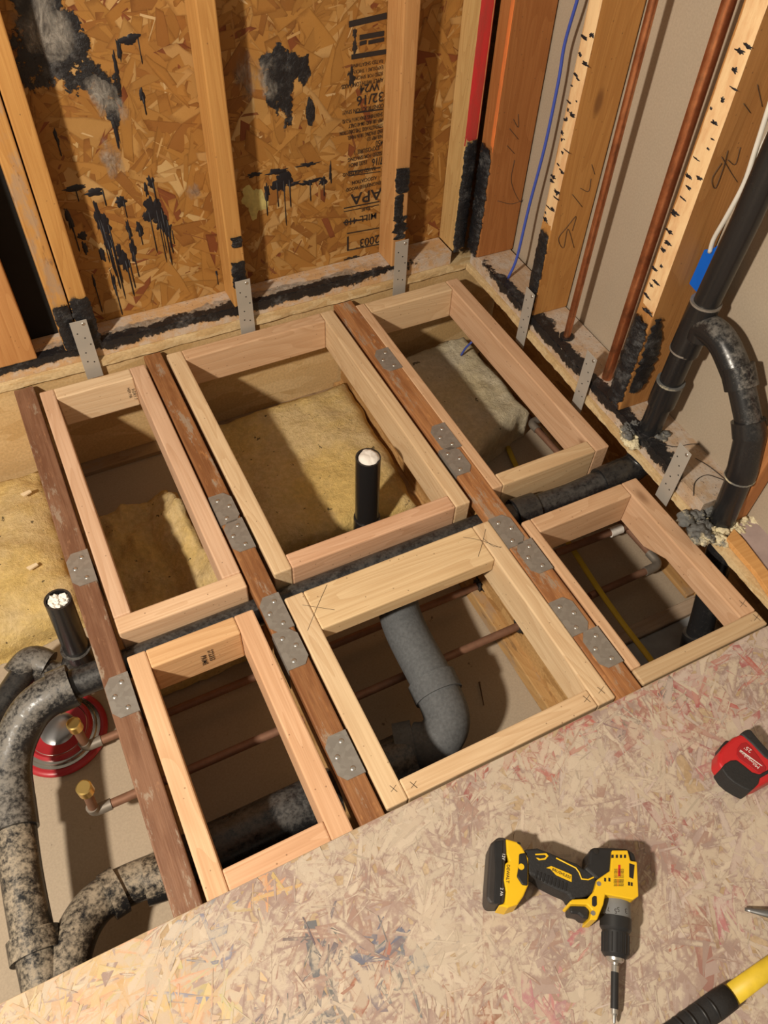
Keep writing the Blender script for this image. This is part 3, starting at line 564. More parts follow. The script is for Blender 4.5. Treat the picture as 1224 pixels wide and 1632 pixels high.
# ------------------------------------------------------------------ six box frames of new lumber
FZ = -.087
def frame(label, a, b, c, d, y0, y1, y2, y3, cols, ends='sides', flat=False, notch=None):
    a, b, c, d, y0, y1, y2, y3 = (q * S for q in (a, b, c, d, y0, y1, y2, y3)); t = thing('box_frame', label, 'frame', ((a + d) / 2, (y0 + y3) / 2, FZ), 'box frames set between the joists')
    fe = y2 + .0003 if ends == 'front' else y3
    L = boxbeam('side_beam', a, b, fe, y0, FZ, 0, cols[0], t); Rr = boxbeam('side_beam', c, d, fe, y0, FZ, 0, cols[1], t) if notch is None else None
    if notch:
        z_, ya, yb = notch; m = MB().prism([(c, y0, 0), (c, fe, 0), (c, fe, FZ + .03), (c, yb, FZ + .03), (c, ya, FZ), (c, y0, FZ)], (d - c, 0, 0))
        Mx = axes((0, 1, 0), (0, 0, 1), ((c + d) / 2, (fe + y0) / 2, FZ / 2)); Mi = Mx.inverted(); m.v = [tuple(Mi @ V(p)) for p in m.v]; Rr = m.build('side_beam', M_WOOD, t, .003, color=cols[1], M=Mx)
    far = boxbeam('cross_beam', b + .0004, c - .0004, y1, y0, -.038 if flat else FZ, -.0004, cols[2], t)
    fa, fb = (a, d) if ends == 'front' else (b + .0004, c - .0004)
    nr = boxbeam('cross_beam', fa, fb, y3, y2, FZ, -.0004, cols[3], t)
    return t, L, Rr, far, nr
F1 = frame('box frame of pale and pinkish lumber behind the left joist bay, far row', -1.0831, -1.0536, -.8908, -.8566, -.0541, -.0873, -.6653, -.6991, (PINK, PINK, (.74, .56, .36), (.72, .50, .32)), 'front')
F2 = frame('large pale box frame around the black stub pipe', -.8051, -.7705, -.4318, -.3991, -.0422, -.0754, -.6626, -.6959, (PALE, PALE2, FIR2, (.68, .43, .275)))
F3 = frame('box frame around the insulation block nearest the room corner', -.3435, -.3189, -.0942, -.06, -.05, -.0877, -.6541, -.6867, (FIR2, (.64, .42, .265), PALE2, (.66, .48, .285)))
F4 = frame('orange lumber box frame in the near left bay above the dark pipe', -1.0836, -1.0523, -.8986, -.8643, -.7464, -.7826, -1.1262, -1.1583, ((.72, .475, .285), (.72, .455, .275), (.71, .45, .235), (.70, .435, .265)))
F5 = frame('pale pine box frame above the big grey elbow pipe', -.808, -.7726, -.4271, -.3919, -.75, -.8337, -1.12, -1.1527, (PALE, PALE, (.74, .55, .32), (.71, .52, .32)), flat=True)
F6 = frame('reddish fir box frame above the yellow cable, near right', -.3368, -.3172, -.1003, -.0637, -.7804, -.8152, -1.1239, -1.1543, (FIR2, (.64, .42, .265), FIR2, (.58, .43, .26)), 'front', notch=(0, -.95, -1.01))
# pencil and stamp marks on the frames
Z0 = .0006
def pm(par, *px): pencil(None, [at(u, v, z=Z0) for u, v in px], par, None)
pm(F5[1], (521, 932), (505, 968), (490, 1005)); pm(F5[1], (482, 964), (500, 967), (533, 972)); pm(F5[2], (774, 843), (768, 868), (762, 887)); pm(F5[2], (738, 856), (765, 861), (798, 873)); pm(F5[2], (770, 858), (785, 870), (800, 872))
for par, u, v in ((F5[4], 659, 1251), (F5[1], 627, 1257), (F5[2], 958, 1100), (F5[4], 935, 1114), (F6[2], 1184, 962), (F6[4], 1206, 984)): pm(par, (u - 6, v - 5), (u, v), (u + 6, v + 5)); pm(par, (u - 4, v + 5), (u, v), (u + 4, v - 6))
yf4 = -.7826 * S - .0004; text('lumber_stamp', 'PRIME', .013, at(325, 1052, y=yf4), (0, 0, -1), NB, M_INK, F4[3], .0008); text('lumber_stamp', '272353', .013, at(336, 1044, y=yf4), (0, 0, -1), NB, M_INK, F4[3], .0008)
yf1 = -.0873 * S - .0004; text('lumber_stamp', 'S-DRY 7', .010, at(214, 628, y=yf1), (0, 0, -1), NB, M_INK, F1[3], .0008); text('lumber_stamp', 'HEM FIR', .009, at(206, 626, y=yf1), (0, 0, -1), NB, M_INK, F1[3], .0008)
# ------------------------------------------------------------------ steel hanger plates on the joist tops
def hanger_mesh(s):
    m = MB(); w_, L = .021, .040; t = .0014
    P = [(s * w_, -L), (s * w_, L), (-s * .009, L), (-s * w_, L - .016), (-s * w_, -L + .014), (-s * .010, -L)]
    m.prism([(x, y, 0) for x, y in P], (0, 0, t)); m.box(min(s * w_, s * (w_ + t)), max(s * w_, s * (w_ + t)), -L, L, -.07, t)
    return m.mesh('hanger_plate', M_GALV)
HM = {1: hanger_mesh(1), -1: hanger_mesh(-1)}
SCREW = MB().lathe((0, 0, 0), (0, 0, 1), [(-.0005, .0046), (.0004, .0046), (.0013, .0036), (.0017, .0018)], 16).mesh('nail_head', M_NAIL, True)
jx = {1: -1.1099 * S, 2: -.83275 * S, 3: -.36625 * S}; hw = {1: .0215, 2: .0208, 3: .0257}
for j, y, s, lb in ((1, -.578, 1, 'on the left joist beside the paper-stuffed stub'), (1, -.867, 1, 'on the left joist above the red-rimmed dish'),
                    (2, -.552, -1, 'on the middle joist, farthest from the subfloor sheet'), (2, -.628, 1, 'on the middle joist, second from the back wall'), (2, -.825, 1, 'on the middle joist, third from the back wall'), (2, -.905, -1, 'on the middle joist, fourth from the back wall'), (2, -1.125, 1, 'on the middle joist, nearest the subfloor sheet'),
                    (3, -.276, 1, 'on the right joist, nearest the back wall'), (3, -.560, 1, 'on the right joist, second from the back wall'), (3, -.632, -1, 'on the right joist, third from the back wall'), (3, -.842, -1, 'on the right joist, fourth from the back wall'), (3, -.918, 1, 'on the right joist, fifth from the back wall'), (3, -1.062, -1, 'on the right joist, sixth from the back wall'), (3, -1.142, 1, 'on the right joist, nearest the subfloor sheet')):
    x = jx[j] + s * (hw[j] - .021); t = thing('joist_hanger', 'steel hanger plate with three nails ' + lb, 'hanger', (x, y, 0), 'joist hanger plates')
    inst('plate', HM[s], Matrix.Translation((x, y, 0)), t)
    for dx, dy in ((s * .008, .024), (-s * .009, .002), (s * .006, -.026)): inst('nail_head', SCREW, Matrix.Translation((x + dx, y + dy, .0014)), t)
# ------------------------------------------------------------------ pipes
def pipe(name, label, cat, segs, loc, group=None):
    """segs: (part name, path or polyline, radius, material, dust colour)"""
    t = thing(name, label, cat, loc, group) if isinstance(name, str) else name
    for nm, path, r, mt, c in segs: MB().tube(path, r, 28).build(nm, mt, t, smooth=True, angle=.6, color=c)
    return t
def ring(path_a, path_b, r): return [V(path_a), V(path_b)]
CLEAN = (.12, .2, 0); DUSTY = (.75, .2, 0); SANDY = (.95, .8, 0); MIDD = (.45, .1, 0)
DY, DZ = -.7745, -.062
dr = [V((-1.262, DY, DZ)), V((-.90, -.7735, -.060)), V((-.42, -.7745, -.058)), V((-.34, -.778, -.057)), V((-.19, -.785, -.055)), V((-.05, -.784, -.045))]
pipe('drain_pipe', 'long black drain pipe crossing between the rows of frames', 'pipe', [
    ('pipe', dr, .0275, M_ABS, (.25, .0, 0)), ('coupling', [dr[3] + (dr[4] - dr[3]) * .05, dr[3] + (dr[4] - dr[3]) * .40], .0345, M_ABS, CLEAN), ('coupling', [dr[5] + (dr[4] - dr[5]) * .45, dr[5]], .0335, M_ABS, CLEAN),
    ('elbow', arcbend([dr[5] + (dr[4] - dr[5]) * .1, V((-.022, -.784, -.043)), V((-.003, -.782, -.025)), V((-.001, -.780, .012))], .03), .0325, M_ABS, CLEAN)], (-.6, DY, DZ - .03))
DR = bpy.data.objects['drain_pipe']
# left loop: elbow, long run toward the camera, wye
e = [V((-1.262, DY, DZ)), V((-1.335, -.778, -.070)), at(12, 1205, z=-.115), at(22, 1290, z=-.13)]
lp = [at(22, 1290, z=-.13), at(34, 1390, z=-.14), at(52, 1490, z=-.15), at(70, 1570, z=-.155), at(95, 1700, z=-.165)]
br = [at(95, 1650, z=-.16), at(112, 1520, z=-.165), at(145, 1450, z=-.18), at(195, 1415, z=-.195), V((-1.2, -1.105, -.2))]
pipe('waste_pipe', 'dusty black waste pipe with elbows curving along the left edge', 'pipe', [
    ('elbow', arcbend(e, .07, 8), .036, M_ABS, DUSTY), ('coupling', [(-1.262, DY, DZ), (-1.297, DY - .001, DZ - .001)], .0395, M_ABS, DUSTY), ('pipe', curve(lp, 5), .0325, M_ABS, SANDY),
    ('coupling', [at(18, 1275, z=-.128), at(24, 1325, z=-.132)], .0385, M_ABS, DUSTY), ('wye_collar', [at(53, 1490, z=-.15), at(60, 1525, z=-.152)], .0405, M_ABS, SANDY), ('wye_branch', curve(br, 6), .034, M_ABS, SANDY),
    ('coupling', [at(170, 1431, z=-.19), at(192, 1417, z=-.194)], .040, M_ABS, SANDY), ('coupling', [at(232, 1405, z=-.198), at(262, 1396, z=-.2)], .040, M_ABS, SANDY)], at(60, 1500, z=-.19))
st0 = V((-1.240, -.632, .004)); st1 = V((-1.250, -.640, -.175))
def stub(name, label, top, bot, r, extra, col=CLEAN):
    t = thing(name, label, 'pipe', bot); ax = (top - bot).normalized(); L = (top - bot).length
    MB().lathe(bot, ax, [(0, r), (L, r), (L, r * .84), (L - .05, r * .84), (L - .0505, 0)], 32).build('pipe', M_ABS, t, smooth=True, angle=.6, color=col)
    for nm, path, rad, c in extra: MB().tube(path, rad, 26).build(nm, M_ABS, t, smooth=True, angle=.6, color=c)
    return t
stub('stub_pipe', 'open black stub pipe stuffed with white paper on the left', st0, st1, .0245, [
    ('coupling', [st1 + V((0, 0, .022)), st1 + V((0, 0, -.03))], .0295, MIDD), ('elbow', arcbend([st1, at(118, 1072, z=-.225), at(88, 1078, z=-.225), at(58, 1062, z=-.20)], .03, 7), .0275, DUSTY),
    ('fitting', arcbend([at(78, 1062, z=-.205), at(50, 1050, z=-.195), at(28, 1078, z=-.2)], .03, 7), .0315, DUSTY), ('arm', [at(45, 1062, z=-.197), at(8, 1118, z=-.2), at(-30, 1170, z=-.205)], .0255, CLEAN)])
def wad(label, c, r, seed, tilt=1.0):
    m = MB(); rr_ = random.Random(seed)
    for i in range(4): m.blob(V(c) + V((rr_.uniform(-.4, .4) * r, rr_.uniform(-.4, .4) * r, rr_.uniform(-.2, .5) * r)), (r * rr_.uniform(.5, .75), r * rr_.uniform(.5, .75), r * .5), seed + i, .5, 3.0, 18, 11)
    return tag(m.build('paper_wad', M_PAPER), label, 'paper')
wad('white paper wadded into the left stub pipe', st0 + V((.0, .0, -.016)), .020, 3)
p2b = V((-.567, -.55, -.262)); p2t = V((-.569, -.55, .006))
stub('stub_pipe', 'upright black stub pipe with white paper inside the large middle frame', p2t, p2b, .0275, [('coupling', [p2b + V((0, 0, .0)), p2b + V((0, 0, .062))], .0315, CLEAN)])
m = MB().lathe(p2t + V((0, 0, -.020)), (.10, -.14, 1), [(0, .021), (.016, .0235), (.024, .0215), (.0275, .013), (.028, .002)], 24)
m.v = [tuple(V(p) + V((0, 0, .004 * mnoise.noise(V(p) * 90)))) for p in m.v]; tag(m.build('paper_wad', M_PAPER, smooth=True), 'white paper plugging the upright stub in the middle frame', 'paper')
gp = [at(628, 940, z=-.135), at(645, 1000, z=-.14), at(692, 1092, z=-.155), at(712, 1148, z=-.165), at(690, 1185, z=-.185), at(650, 1190, z=-.20), at(600, 1205, z=-.205)]
g2 = curve(gp, 8); EP = pipe('elbow_pipe', 'large grey elbow pipe below the pale pine frame, joined to a dark cross pipe', 'pipe', [('pipe', g2[:17], .043, M_GREYABS, None), ('hub', [g2[15], g2[18]], .049, M_GREYABS, None), ('elbow', g2[17:39], .0445, M_GREYABS, None), ('hub', [g2[38], g2[43]], .049, M_GREYABS, None)], at(692, 1150, z=-.21))
pipe(EP, None, None, [('pipe', [(-1.195, -1.105, -.2), (-.76, -1.105, -.2)], .0435, M_ABS, (.35, .0, 0)), ('coupling', [(-.80, -1.105, -.2), (-.745, -1.105, -.2)], .048, M_ABS, MIDD)], (-1, -1.105, -.245))
# vent stack and its branch at the right-hand wall
SX = 0.0
def xp(u, v): return at(u, v, x=SX)
sk = [V((SX, -.770, .005)), V((SX, -.771, .20))]
VS = pipe('vent_stack', 'black vent stack with a branch that bends down into foam at the right wall', 'pipe', [
    ('pipe', [(SX, -.768, .010), (SX, -.772, .30)], .0235, M_ABS, MIDD), ('coupling', [(SX, -.770, .135), (SX, -.771, .195)], .0285, M_ABS, CLEAN), ('bead', [(SX, -.771, .194), (SX, -.771, .198)], .0288, M_FOAMD, None),
    ('wye', [(SX, -.772, .275), (SX, -.775, .392)], .0285, M_ABS, DUSTY), ('bead', [(SX, -.7717, .277), (SX, -.7717, .281)], .0288, M_GALV, None), ('bead', [(SX, -.7753, .389), (SX, -.7753, .393)], .0288, M_GALV, None),
    ('pipe', [(SX, -.776, .385), (SX, -.785, .568), (SX, -.795, 1.3)], .0240, M_ABS, CLEAN)], (SX, -.77, .02))
lg = [xp(1158, 818) - V((0, 0, .03)), xp(1184, 748), xp(1197, 690), xp(1180, 608), xp(1152, 545), xp(1124, 522), V((SX, -.795, .325))]
pipe(VS, None, None, [
    ('pipe', [lg[0], lg[1]], .0245, M_ABS, CLEAN), ('offset_elbow', arcbend([lg[1] - (lg[1] - lg[0]) * .12, lg[1], lg[2], lg[2] + (lg[3] - lg[2]) * .15], .03), .0285, M_ABS, CLEAN), ('bead', [lg[1] - (lg[1] - lg[0]) * .14, lg[1] - (lg[1] - lg[0]) * .115], .0292, M_FOAMD, None),
    ('coupling', [lg[2] + V((0, -.001, -.008)), lg[2] + (lg[3] - lg[2]) * .25], .0305, M_ABS, CLEAN), ('pipe', [lg[2], lg[3]], .0242, M_ABS, MIDD), ('elbow_hub', [lg[3] - (lg[3] - lg[2]) * .12, lg[3] + (lg[3] - lg[2]) * .3], .030, M_ABS, DUSTY),
    ('elbow', curve([lg[3], lg[4], lg[5], lg[6]], 7), .0275, M_ABS, (.6, .1, 0))], lg[0])
lw = [V((SX, -1.032, .012)), at(1128, 960, z=-.15), at(1112, 1018, z=-.24), at(1106, 1045, z=-.28)]
pipe('riser_pipe', 'black riser pipe in the shade below the near right frame', 'pipe', [('pipe', curve(lw, 4), .027, M_ABS, CLEAN), ('coupling', [at(1114, 1010, z=-.228), at(1108, 1040, z=-.272)], .034, M_ABS, MIDD)], lw[-1])
# copper
def copper(label, path, r, extra=(), mt=None, name='copper_pipe', bend=.02):
    t = thing(name, label, 'pipe', path[0]); MB().tube(arcbend(path, bend) if len(path) > 2 else path, r, 18).build('pipe', mt or M_COP, t, smooth=True, angle=.6)
    for nm, p, rr_, m_ in extra: MB().tube(p, rr_, 18).build(nm, m_, t, smooth=True, angle=.6)
    return t
q1 = at(903, 537, z=.057); copper('thin copper pipe rising from the plate left of the bare drywall', [q1, V((q1.x - .012, q1.y + .004, 1.3))], .0085, [('collar', [q1, q1 + V((0, 0, .004))], .017, M_TAR)])
q2 = at(967, 602, z=.057); copper('thick copper pipe rising beside the tar-covered stud', [q2, V((q2.x - .014, q2.y, 1.3))], .0118)
C1y, C1z, C2y, C2z = -.795, -.262, -.952, -.202
def cstub(label, y, z, cap_px, el_px):
    el = at(*el_px, y=y); tp = at(*cap_px, y=y); el = V((el.x, y, z)); tp = V((tp.x + .006, y, tp.z))
    return copper(label, [V((-.40, y, z)), el, tp], .0085, [('elbow', arcbend([el + V((.03, 0, 0)), el, el + V((0, 0, .022))], .016), .0105, M_SOLD), ('brass_cap', [tp + V((0, 0, -.006)), tp + V((0, 0, .014)), tp + V((0, 0, .016))], [.0135, .0135, .011], M_BRASS),
        ('cap_flange', [tp + V((0, 0, -.008)), tp + V((0, 0, -.002))], .0122, M_BRASS)], M_COPD, 'copper_stub', .018)
cstub('capped copper stub in front of the red-rimmed dish, running under the frames', C1y, C1z, (115, 1160), (140, 1194)); cstub('capped copper stub nearest the subfloor sheet, running under the frames', C2y, C2z, (131, 1262), (152, 1294))
for u, v, yy, lb in ((764, 929, C1y, 'farther'), (828, 995, C2y, 'nearer')):
    z = C1z if yy == C1y else C2z; t = tag(MB().blob((-.400, yy, z), (.006, .017, .020), 3, .8, 3).build('sealant', M_TAR, smooth=True), lb + ' black sealant around a copper pipe at the strand web', 'sealant')
ra = [at(940, 950, z=-.25), at(1052, 900, z=-.25), at(905, 738, z=-.25), at(846, 674, z=-.25), at(868, 664, z=-.25), at(940, 738, z=-.25)]
copper('copper line with grey solder elbows looping below the right-hand frames', ra, .0085, [('elbow', arcbend([ra[1] + (ra[0] - ra[1]).normalized() * .045, ra[1], ra[1] + (ra[2] - ra[1]).normalized() * .04], .02), .0108, M_SOLD), ('elbow', arcbend([ra[3] + (ra[2] - ra[3]).normalized() * .03, ra[3], ra[4], ra[4] + (ra[5] - ra[4]).normalized() * .02], .012), .0108, M_SOLD)], M_COPD)
rb = [at(885, 882, z=-.24), at(1000, 838, z=-.24)]
copper('copper pipe with whitish coupling at the back of the yellow cable frame', rb, .0095, [('coupling', [at(972, 849, z=-.24), at(990, 842, z=-.24)], .012, M_PAPER)], M_COPD)
# cables
def cable(name, label, pts, r, mt, n=6): return tag(MB().tube(curve(pts, n), r, 10).build(name, mt, smooth=True), label, 'cable')
cable('blue_cable', 'thin blue cable hanging in front of bare drywall and into the plate', [at(935, -60, x=.045), at(920, 0, x=.045), at(900, 70, x=.05), at(890, 130, x=.05), at(868, 235, x=.045), at(843, 330, x=.035), at(824, 410, x=.022), at(810, 443, z=.057)], .0036, M_BLUEW)
cable('blue_cable', 'short end of blue cable above the insulation block', [at(752, 545, z=-.13), at(742, 555, z=-.16), at(735, 566, z=-.19)], .003, M_BLUEW)
cable('white_cable', 'upper white cable leading down to the blue tape', [at(1262, 60, x=.03), at(1232, 150, x=.02), at(1205, 235, x=.02), at(1186, 292, x=.02), at(1158, 345, x=.02), at(1138, 380, x=.025), at(1131, 402, x=.03)], .0042, M_WHITEW)
cable('white_cable', 'lower white cable hugging the black vent stack', [at(1280, 60, x=.035), at(1240, 180, x=.03), at(1206, 250, x=.028), at(1180, 318, x=.028), at(1164, 360, x=.03), at(1146, 400, x=.03)], .0036, M_WHITEW)
tp = [at(1098, 452, x=.032), at(1122, 398, x=.032), at(1136, 396, x=.032), at(1152, 386, x=.032), at(1158, 400, x=.032), at(1128, 468, x=.032), at(1116, 462, x=.032), at(1110, 466, x=.032)]
tag(MB().prism(tp, (.004, 0, 0)).build('blue_tape', M_TAPE, bevel=.001), 'piece of blue tape at the cable ends behind the vent stack', 'tape')
m = MB(); yp = [at(809, 712, z=-.29), at(828, 752, z=-.285), at(880, 830, z=-.27), at(908, 868, z=-.262), at(948, 930, z=-.24), at(990, 990, z=-.225), at(1036, 1050, z=-.21), at(1060, 1085, z=-.2)]
m.tube(curve(yp, 5), .0075, 10, True, .45); tag(m.build('yellow_cable', M_YEL, smooth=True), 'flat yellow cable running below the two right-hand frames', 'cable')
for k, (lb, px) in enumerate((('thin black wire curling on the plate above the leaning strap', ((1050, 706), (1075, 712), (1100, 708), (1125, 708))), ('thin black wire loop beside the foam at the branch pipe', ((1105, 790), (1108, 768), (1125, 757), (1145, 762), (1160, 768))), ('stray black wire between leaning strap and drywall', ((1108, 730), (1128, 742), (1145, 755), (1162, 770))))):
    tag(MB().tube(curve([at(u, v, z=.0585) for u, v in px], 6), .0008, 6).build('wire_scrap', M_TAR, smooth=True), lb, 'wire', 'wire scraps on the right plate')
# ------------------------------------------------------------------ insulation
def batt(label, corners, zb, zt, seed, mt, amp=.02, n=(44, 44), droop=None):
    """corners in order far-left, far-right, near-right, near-left (x, y)"""
    A, B, C_, D = (V((*c, 0)) for c in corners); m = MB(); nu, nv = n
    def P(i, j):
        u, v = i / nu, j / nv; return (A * (1 - u) + B * u) * (1 - v) + (D * (1 - u) + C_ * u) * v
    for j in range(nv + 1):
        for i in range(nu + 1):
            p = P(i, j); e = min(i, nu - i, j * 1.0, nv - j) ; ed = min(1, (e + .6) / 3.0)
            z = zt + amp * (mnoise.noise(p * 7 + V((seed, 0, 0))) + .55 * mnoise.noise(p * 22 + V((0, seed, 0))) + .25 * mnoise.noise(p * 60)) - (1 - ed) * .025
            if droop: z += droop(i / nu, j / nv)
            off = V((mnoise.noise(p * 16 + V((seed, 3, 0))), mnoise.noise(p * 16 + V((2, seed, 5))), 0)) * (.012 if e < 1 else .003)
            q = p + off; m.v.append((q.x, q.y, max(z, zb + .006)))
    W_ = nu + 1
    for j in range(nv):
        for i in range(nu): a = j * W_ + i; m.f.append((a, a + W_, a + W_ + 1, a + 1))
    loop = [i for i in range(nu)] + [j * W_ + nu for j in range(nv)] + [nv * W_ + i for i in range(nu, 0, -1)] + [j * W_ for j in range(nv, 0, -1)]
    b0 = len(m.v); rr_ = random.Random(seed)
    for lv in (1, 2):
        for k in loop: x, y, z = m.v[k]; o_ = .007 * mnoise.noise(V((x * 40, y * 40, lv * 3 + seed))); m.v.append((x + o_, y + o_, z + (zb - z) * lv / 2))
    N_ = len(loop)
    for k in range(N_):
        k2 = (k + 1) % N_; m.f.append((loop[k], loop[k2], b0 + k2, b0 + k)); m.f.append((b0 + k, b0 + k2, b0 + N_ + k2, b0 + N_ + k))
    m.f.append(tuple(b0 + N_ + k for k in reversed(range(N_))))
    return tag(m.build('insulation_batt', mt, smooth=True), label, 'insulation', 'glass wool batts between the joists')
ZC = -.302
batt('bright yellow insulation batt left of the scuffed joist', [(-2.0, -.062), (-1.225, -.062), (-1.222, -.50), (-2.0, -.56)], ZC, -.205, 1, M_INS, .016, droop=lambda u, v: -.05 * max(0, v - .8) * 5 * .6)
batt('shaded torn insulation inside the far left frame', [(-1.168, -.235), (-.955, -.215), (-.92, -.735), (-1.168, -.735)], ZC, -.255, 2, M_INS, .034, droop=lambda u, v: .10 * max(0, u - .62) / .38 * min(1, v * 4))
batt('wide yellow insulation batt around the upright stub pipe', [(-.868, -.085), (-.402, -.075), (-.428, -.545), (-.868, -.515)], ZC, -.214, 3, M_INS, .012)
batt('dusty insulation block in the frame at the room corner', [(-.35, -.075), (-.02, -.062), (-.012, -.398), (-.345, -.515)], ZC, -.195, 4, M_INSD, .012)
# ------------------------------------------------------------------ small things down in the bays
dc = at(96, 1166, z=-.29); dc.z = ZC
t = thing('round_dish', 'shiny round dish with a red rim lying on the drywall', 'dish', dc)
MB().lathe(dc, (0, 0, 1), [(0, .090), (.006, .092), (.010, .090), (.012, .080), (.011, .0785)], 56).build('red_rim', M_RED, t, smooth=True)
MB().lathe(dc, (0, 0, 1), [(.005, .0788), (.0135, .0785), (.014, .073), (.020, .0715), (.021, .066)], 56).build('grooved_band', M_CHROME, t, smooth=True, angle=.5)
MB().lathe(dc, (0, 0, 1), [(.01, .0662), (.026, .066), (.030, .061), (.027, .056)], 56).build('red_inner_ring', M_RED, t, smooth=True, angle=.6)
MB().lathe(dc, (0, 0, 1), [(.012, .0562), (.028, .056), (.022, .050), (.014, .046), (.013, .043)], 56).build('bowl', M_CHROME, t, smooth=True)
MB().lathe(dc, (0, 0, 1), [(.008, .0432), (.020, .043), (.026, .038), (.031, .024), (.033, .008), (.033, .001)], 48).build('dome', plain('satin_steel', (.42, .42, .43), .3, .9), t, smooth=True)
stp = boxbeam('wood_strip', -.33, .06, -1.056, -1.022, ZC, -.288, (.44, .34, .25), mt=M_DIRTY); tag(stp, 'dusty wooden strip across the bay under the yellow cable', 'strip')
tag(MB().box(-.33, .06, -1.32, -1.058, ZC, -.297).build('metal_sheet', plain('dull_sheet_metal', (.33, .345, .36), .5, .15, .4, .35, 25), bevel=.001), 'dull grey sheet metal beside the riser pipe', 'sheet metal')
rs_ = boxbeam('wood_strip', .045, .070, -1.015, -.06, ZC, -.288, (.42, .25, .10), mt=M_DIRTY); tag(rs_, 'narrow wooden strip along the right side of the corner bay', 'strip')
sp0, sp1 = at(764, 1087, z=-.2995), at(771, 1124, z=-.2995); tag(MB().tube([sp0, sp0 + (sp1 - sp0) * .05, sp1], [.0026, .0016, .001], 6).build('nail', plain('rusty_nail', (.10, .06, .035), .6, .4)), 'loose nail lying on the drywall beside the grey elbow', 'nail')
for u, v, lb in ((42, 788, 'pale wood chip near the back of the left insulation batt'), (52, 905, 'pale wood chip near the front of the left insulation batt')):
    c = at(u, v, z=-.196); tag(MB().prism([c + V((-.012, .004, 0)), c + V((.010, .007, .001)), c + V((.013, .0, .001)), c + V((-.006, -.006, 0))], (0, 0, .004)).build('wood_chip', plain('chip_wood', (.72, .58, .38), .7)), lb, 'wood chip')
# spray foam
def foam(label, spots, seed, mt): 
    m = MB()
    rq = random.Random(seed)
    for i, (p, r) in enumerate(spots):
        r = r if not isinstance(r, tuple) else r[0]
        for q in range(3): k = r * rq.uniform(.55, .95); m.blob(V(p) + V((rq.gauss(0, r * .38), rq.gauss(0, r * .38), rq.uniform(-.35, .05) * r)), (k, k, k * .62), seed + i * 5 + q, .9, 1.9, 16, 10)
    return tag(m.build('spray_foam', mt, smooth=True), label, 'foam')
rf = random.Random(3); fo = at(1158, 822, z=.03)
foam('creamy spray foam around the foot of the branch pipe', [(V((at(u, v, z=.028).x, at(u, v, z=.028).y, .022)), rf.uniform(.009, .018)) for u, v in ((1140, 838), (1150, 845), (1162, 842), (1175, 835), (1148, 855), (1135, 850), (1190, 828), (1200, 822), (1130, 812), (1170, 838), (1185, 832), (1128, 828), (1142, 850))], 1, M_FOAM)
foam('grey spray foam smeared over the plate end before the branch pipe', [(V((at(u, v, z=.04).x, at(u, v, z=.04).y, .028)), (rf.uniform(.012, .022), rf.uniform(.012, .022), .016)) for u, v in ((1108, 818), (1120, 830), (1112, 838), (1128, 845), (1118, 815), (1130, 800), (1135, 806), (1125, 855))], 30, M_FOAMD)
foam('creamy spray foam left of the foot of the vent stack', [(at(u, v, z=.04), rf.uniform(.008, .016)) for u, v in ((1005, 692), (1015, 690), (1012, 700), (1000, 700), (1020, 685), (1062, 690), (1070, 686), (1010, 706))], 60, M_FOAM)
foam('grey spray foam behind the foot of the vent stack', [(at(u, v, z=.054), rf.uniform(.010, .016)) for u, v in ((1000, 684), (1008, 678), (1018, 676), (1050, 694), (1056, 688), (996, 690))], 90, M_FOAMD)
# light wood blocks at the end of the right-hand plate
bk = [at(u, v, z=.0305) for u, v in ((1158, 858), (1170, 842), (1188, 862), (1240, 930), (1240, 965), (1205, 912))]
tag(MB().prism([p - V((0, 0, .012)) for p in bk], (0, 0, .012)).build('wood_block', M_WOOD, color=(.66, .36, .13), bevel=.001), 'orange wood offcut with black pen marks at the right edge', 'wood block')
pb = [at(u, v, z=.024) for u, v in ((1172, 838), (1212, 818), (1300, 930), (1262, 962))]
tag(MB().prism([p - V((0, 0, .0056)) for p in pb], (0, 0, .0056)).build('painted_board', plain('mauve_painted_board', (.40, .31, .29), .7, 0, .3, .3, 30), bevel=.001), 'mauve-grey painted board behind the orange offcut', 'board')

# ================================================================== tools on the floor sheet
M_DY = plain('yellow_tool_plastic', (.74, .46, .012), .38, 0, .45, .05); M_DB = plain('black_tool_plastic', (.016, .016, .017), .45, 0, .4, .3, 60); M_RUB = plain('black_rubber_grip', (.020, .020, .021), .62, 0, .35, .3, 300, .001); M_DG = plain('grey_clutch_plastic', (.16, .165, .17), .45); M_STEEL = plain('tool_steel', (.55, .53, .50), .28, .9); M_BATT = plain('battery_grey_black', (.035, .030, .028), .5, 0, .4, .3, 40)
M_INKW = plain('white_print', (.75, .73, .70), .5); M_INKR = plain('red_print', (.55, .03, .02), .5)
ZD = .0185
def dz(x, y, z=.066): return at(740 + x / 3.825, 1300 + y / 3.825, z=z)
t = thing('cordless_drill', 'yellow and black cordless drill with driver bit lying on the subfloor', 'drill', dz(800, 400, ZD))
def part(nm, poly, zb, zt, mt, bev=.003, par=None): return MB().prism([V((*dz(x, y, (zt * .8 + zb * .2)).xy, zb)) for x, y in poly], (0, 0, zt - zb)).build(nm, mt, par or t, bev, seg=3)
bt = part('battery', [(150, 185), (178, 160), (200, 140), (248, 142), (256, 230), (244, 300), (240, 400), (246, 470), (240, 545), (150, 548), (128, 515), (134, 400), (142, 290)], ZD, .066, M_BATT, .004)
part('battery_rail', [(182, 160), (236, 150), (232, 300), (222, 535), (180, 538), (190, 330)], .0655, .068, M_DB, .001, bt)
bb = part('battery_base', [(248, 150), (325, 172), (350, 205), (385, 270), (385, 430), (355, 500), (320, 550), (262, 570), (200, 556), (240, 540), (248, 470), (235, 400), (246, 300), (268, 285), (252, 240)], ZD + .004, .066, M_DY, .004)
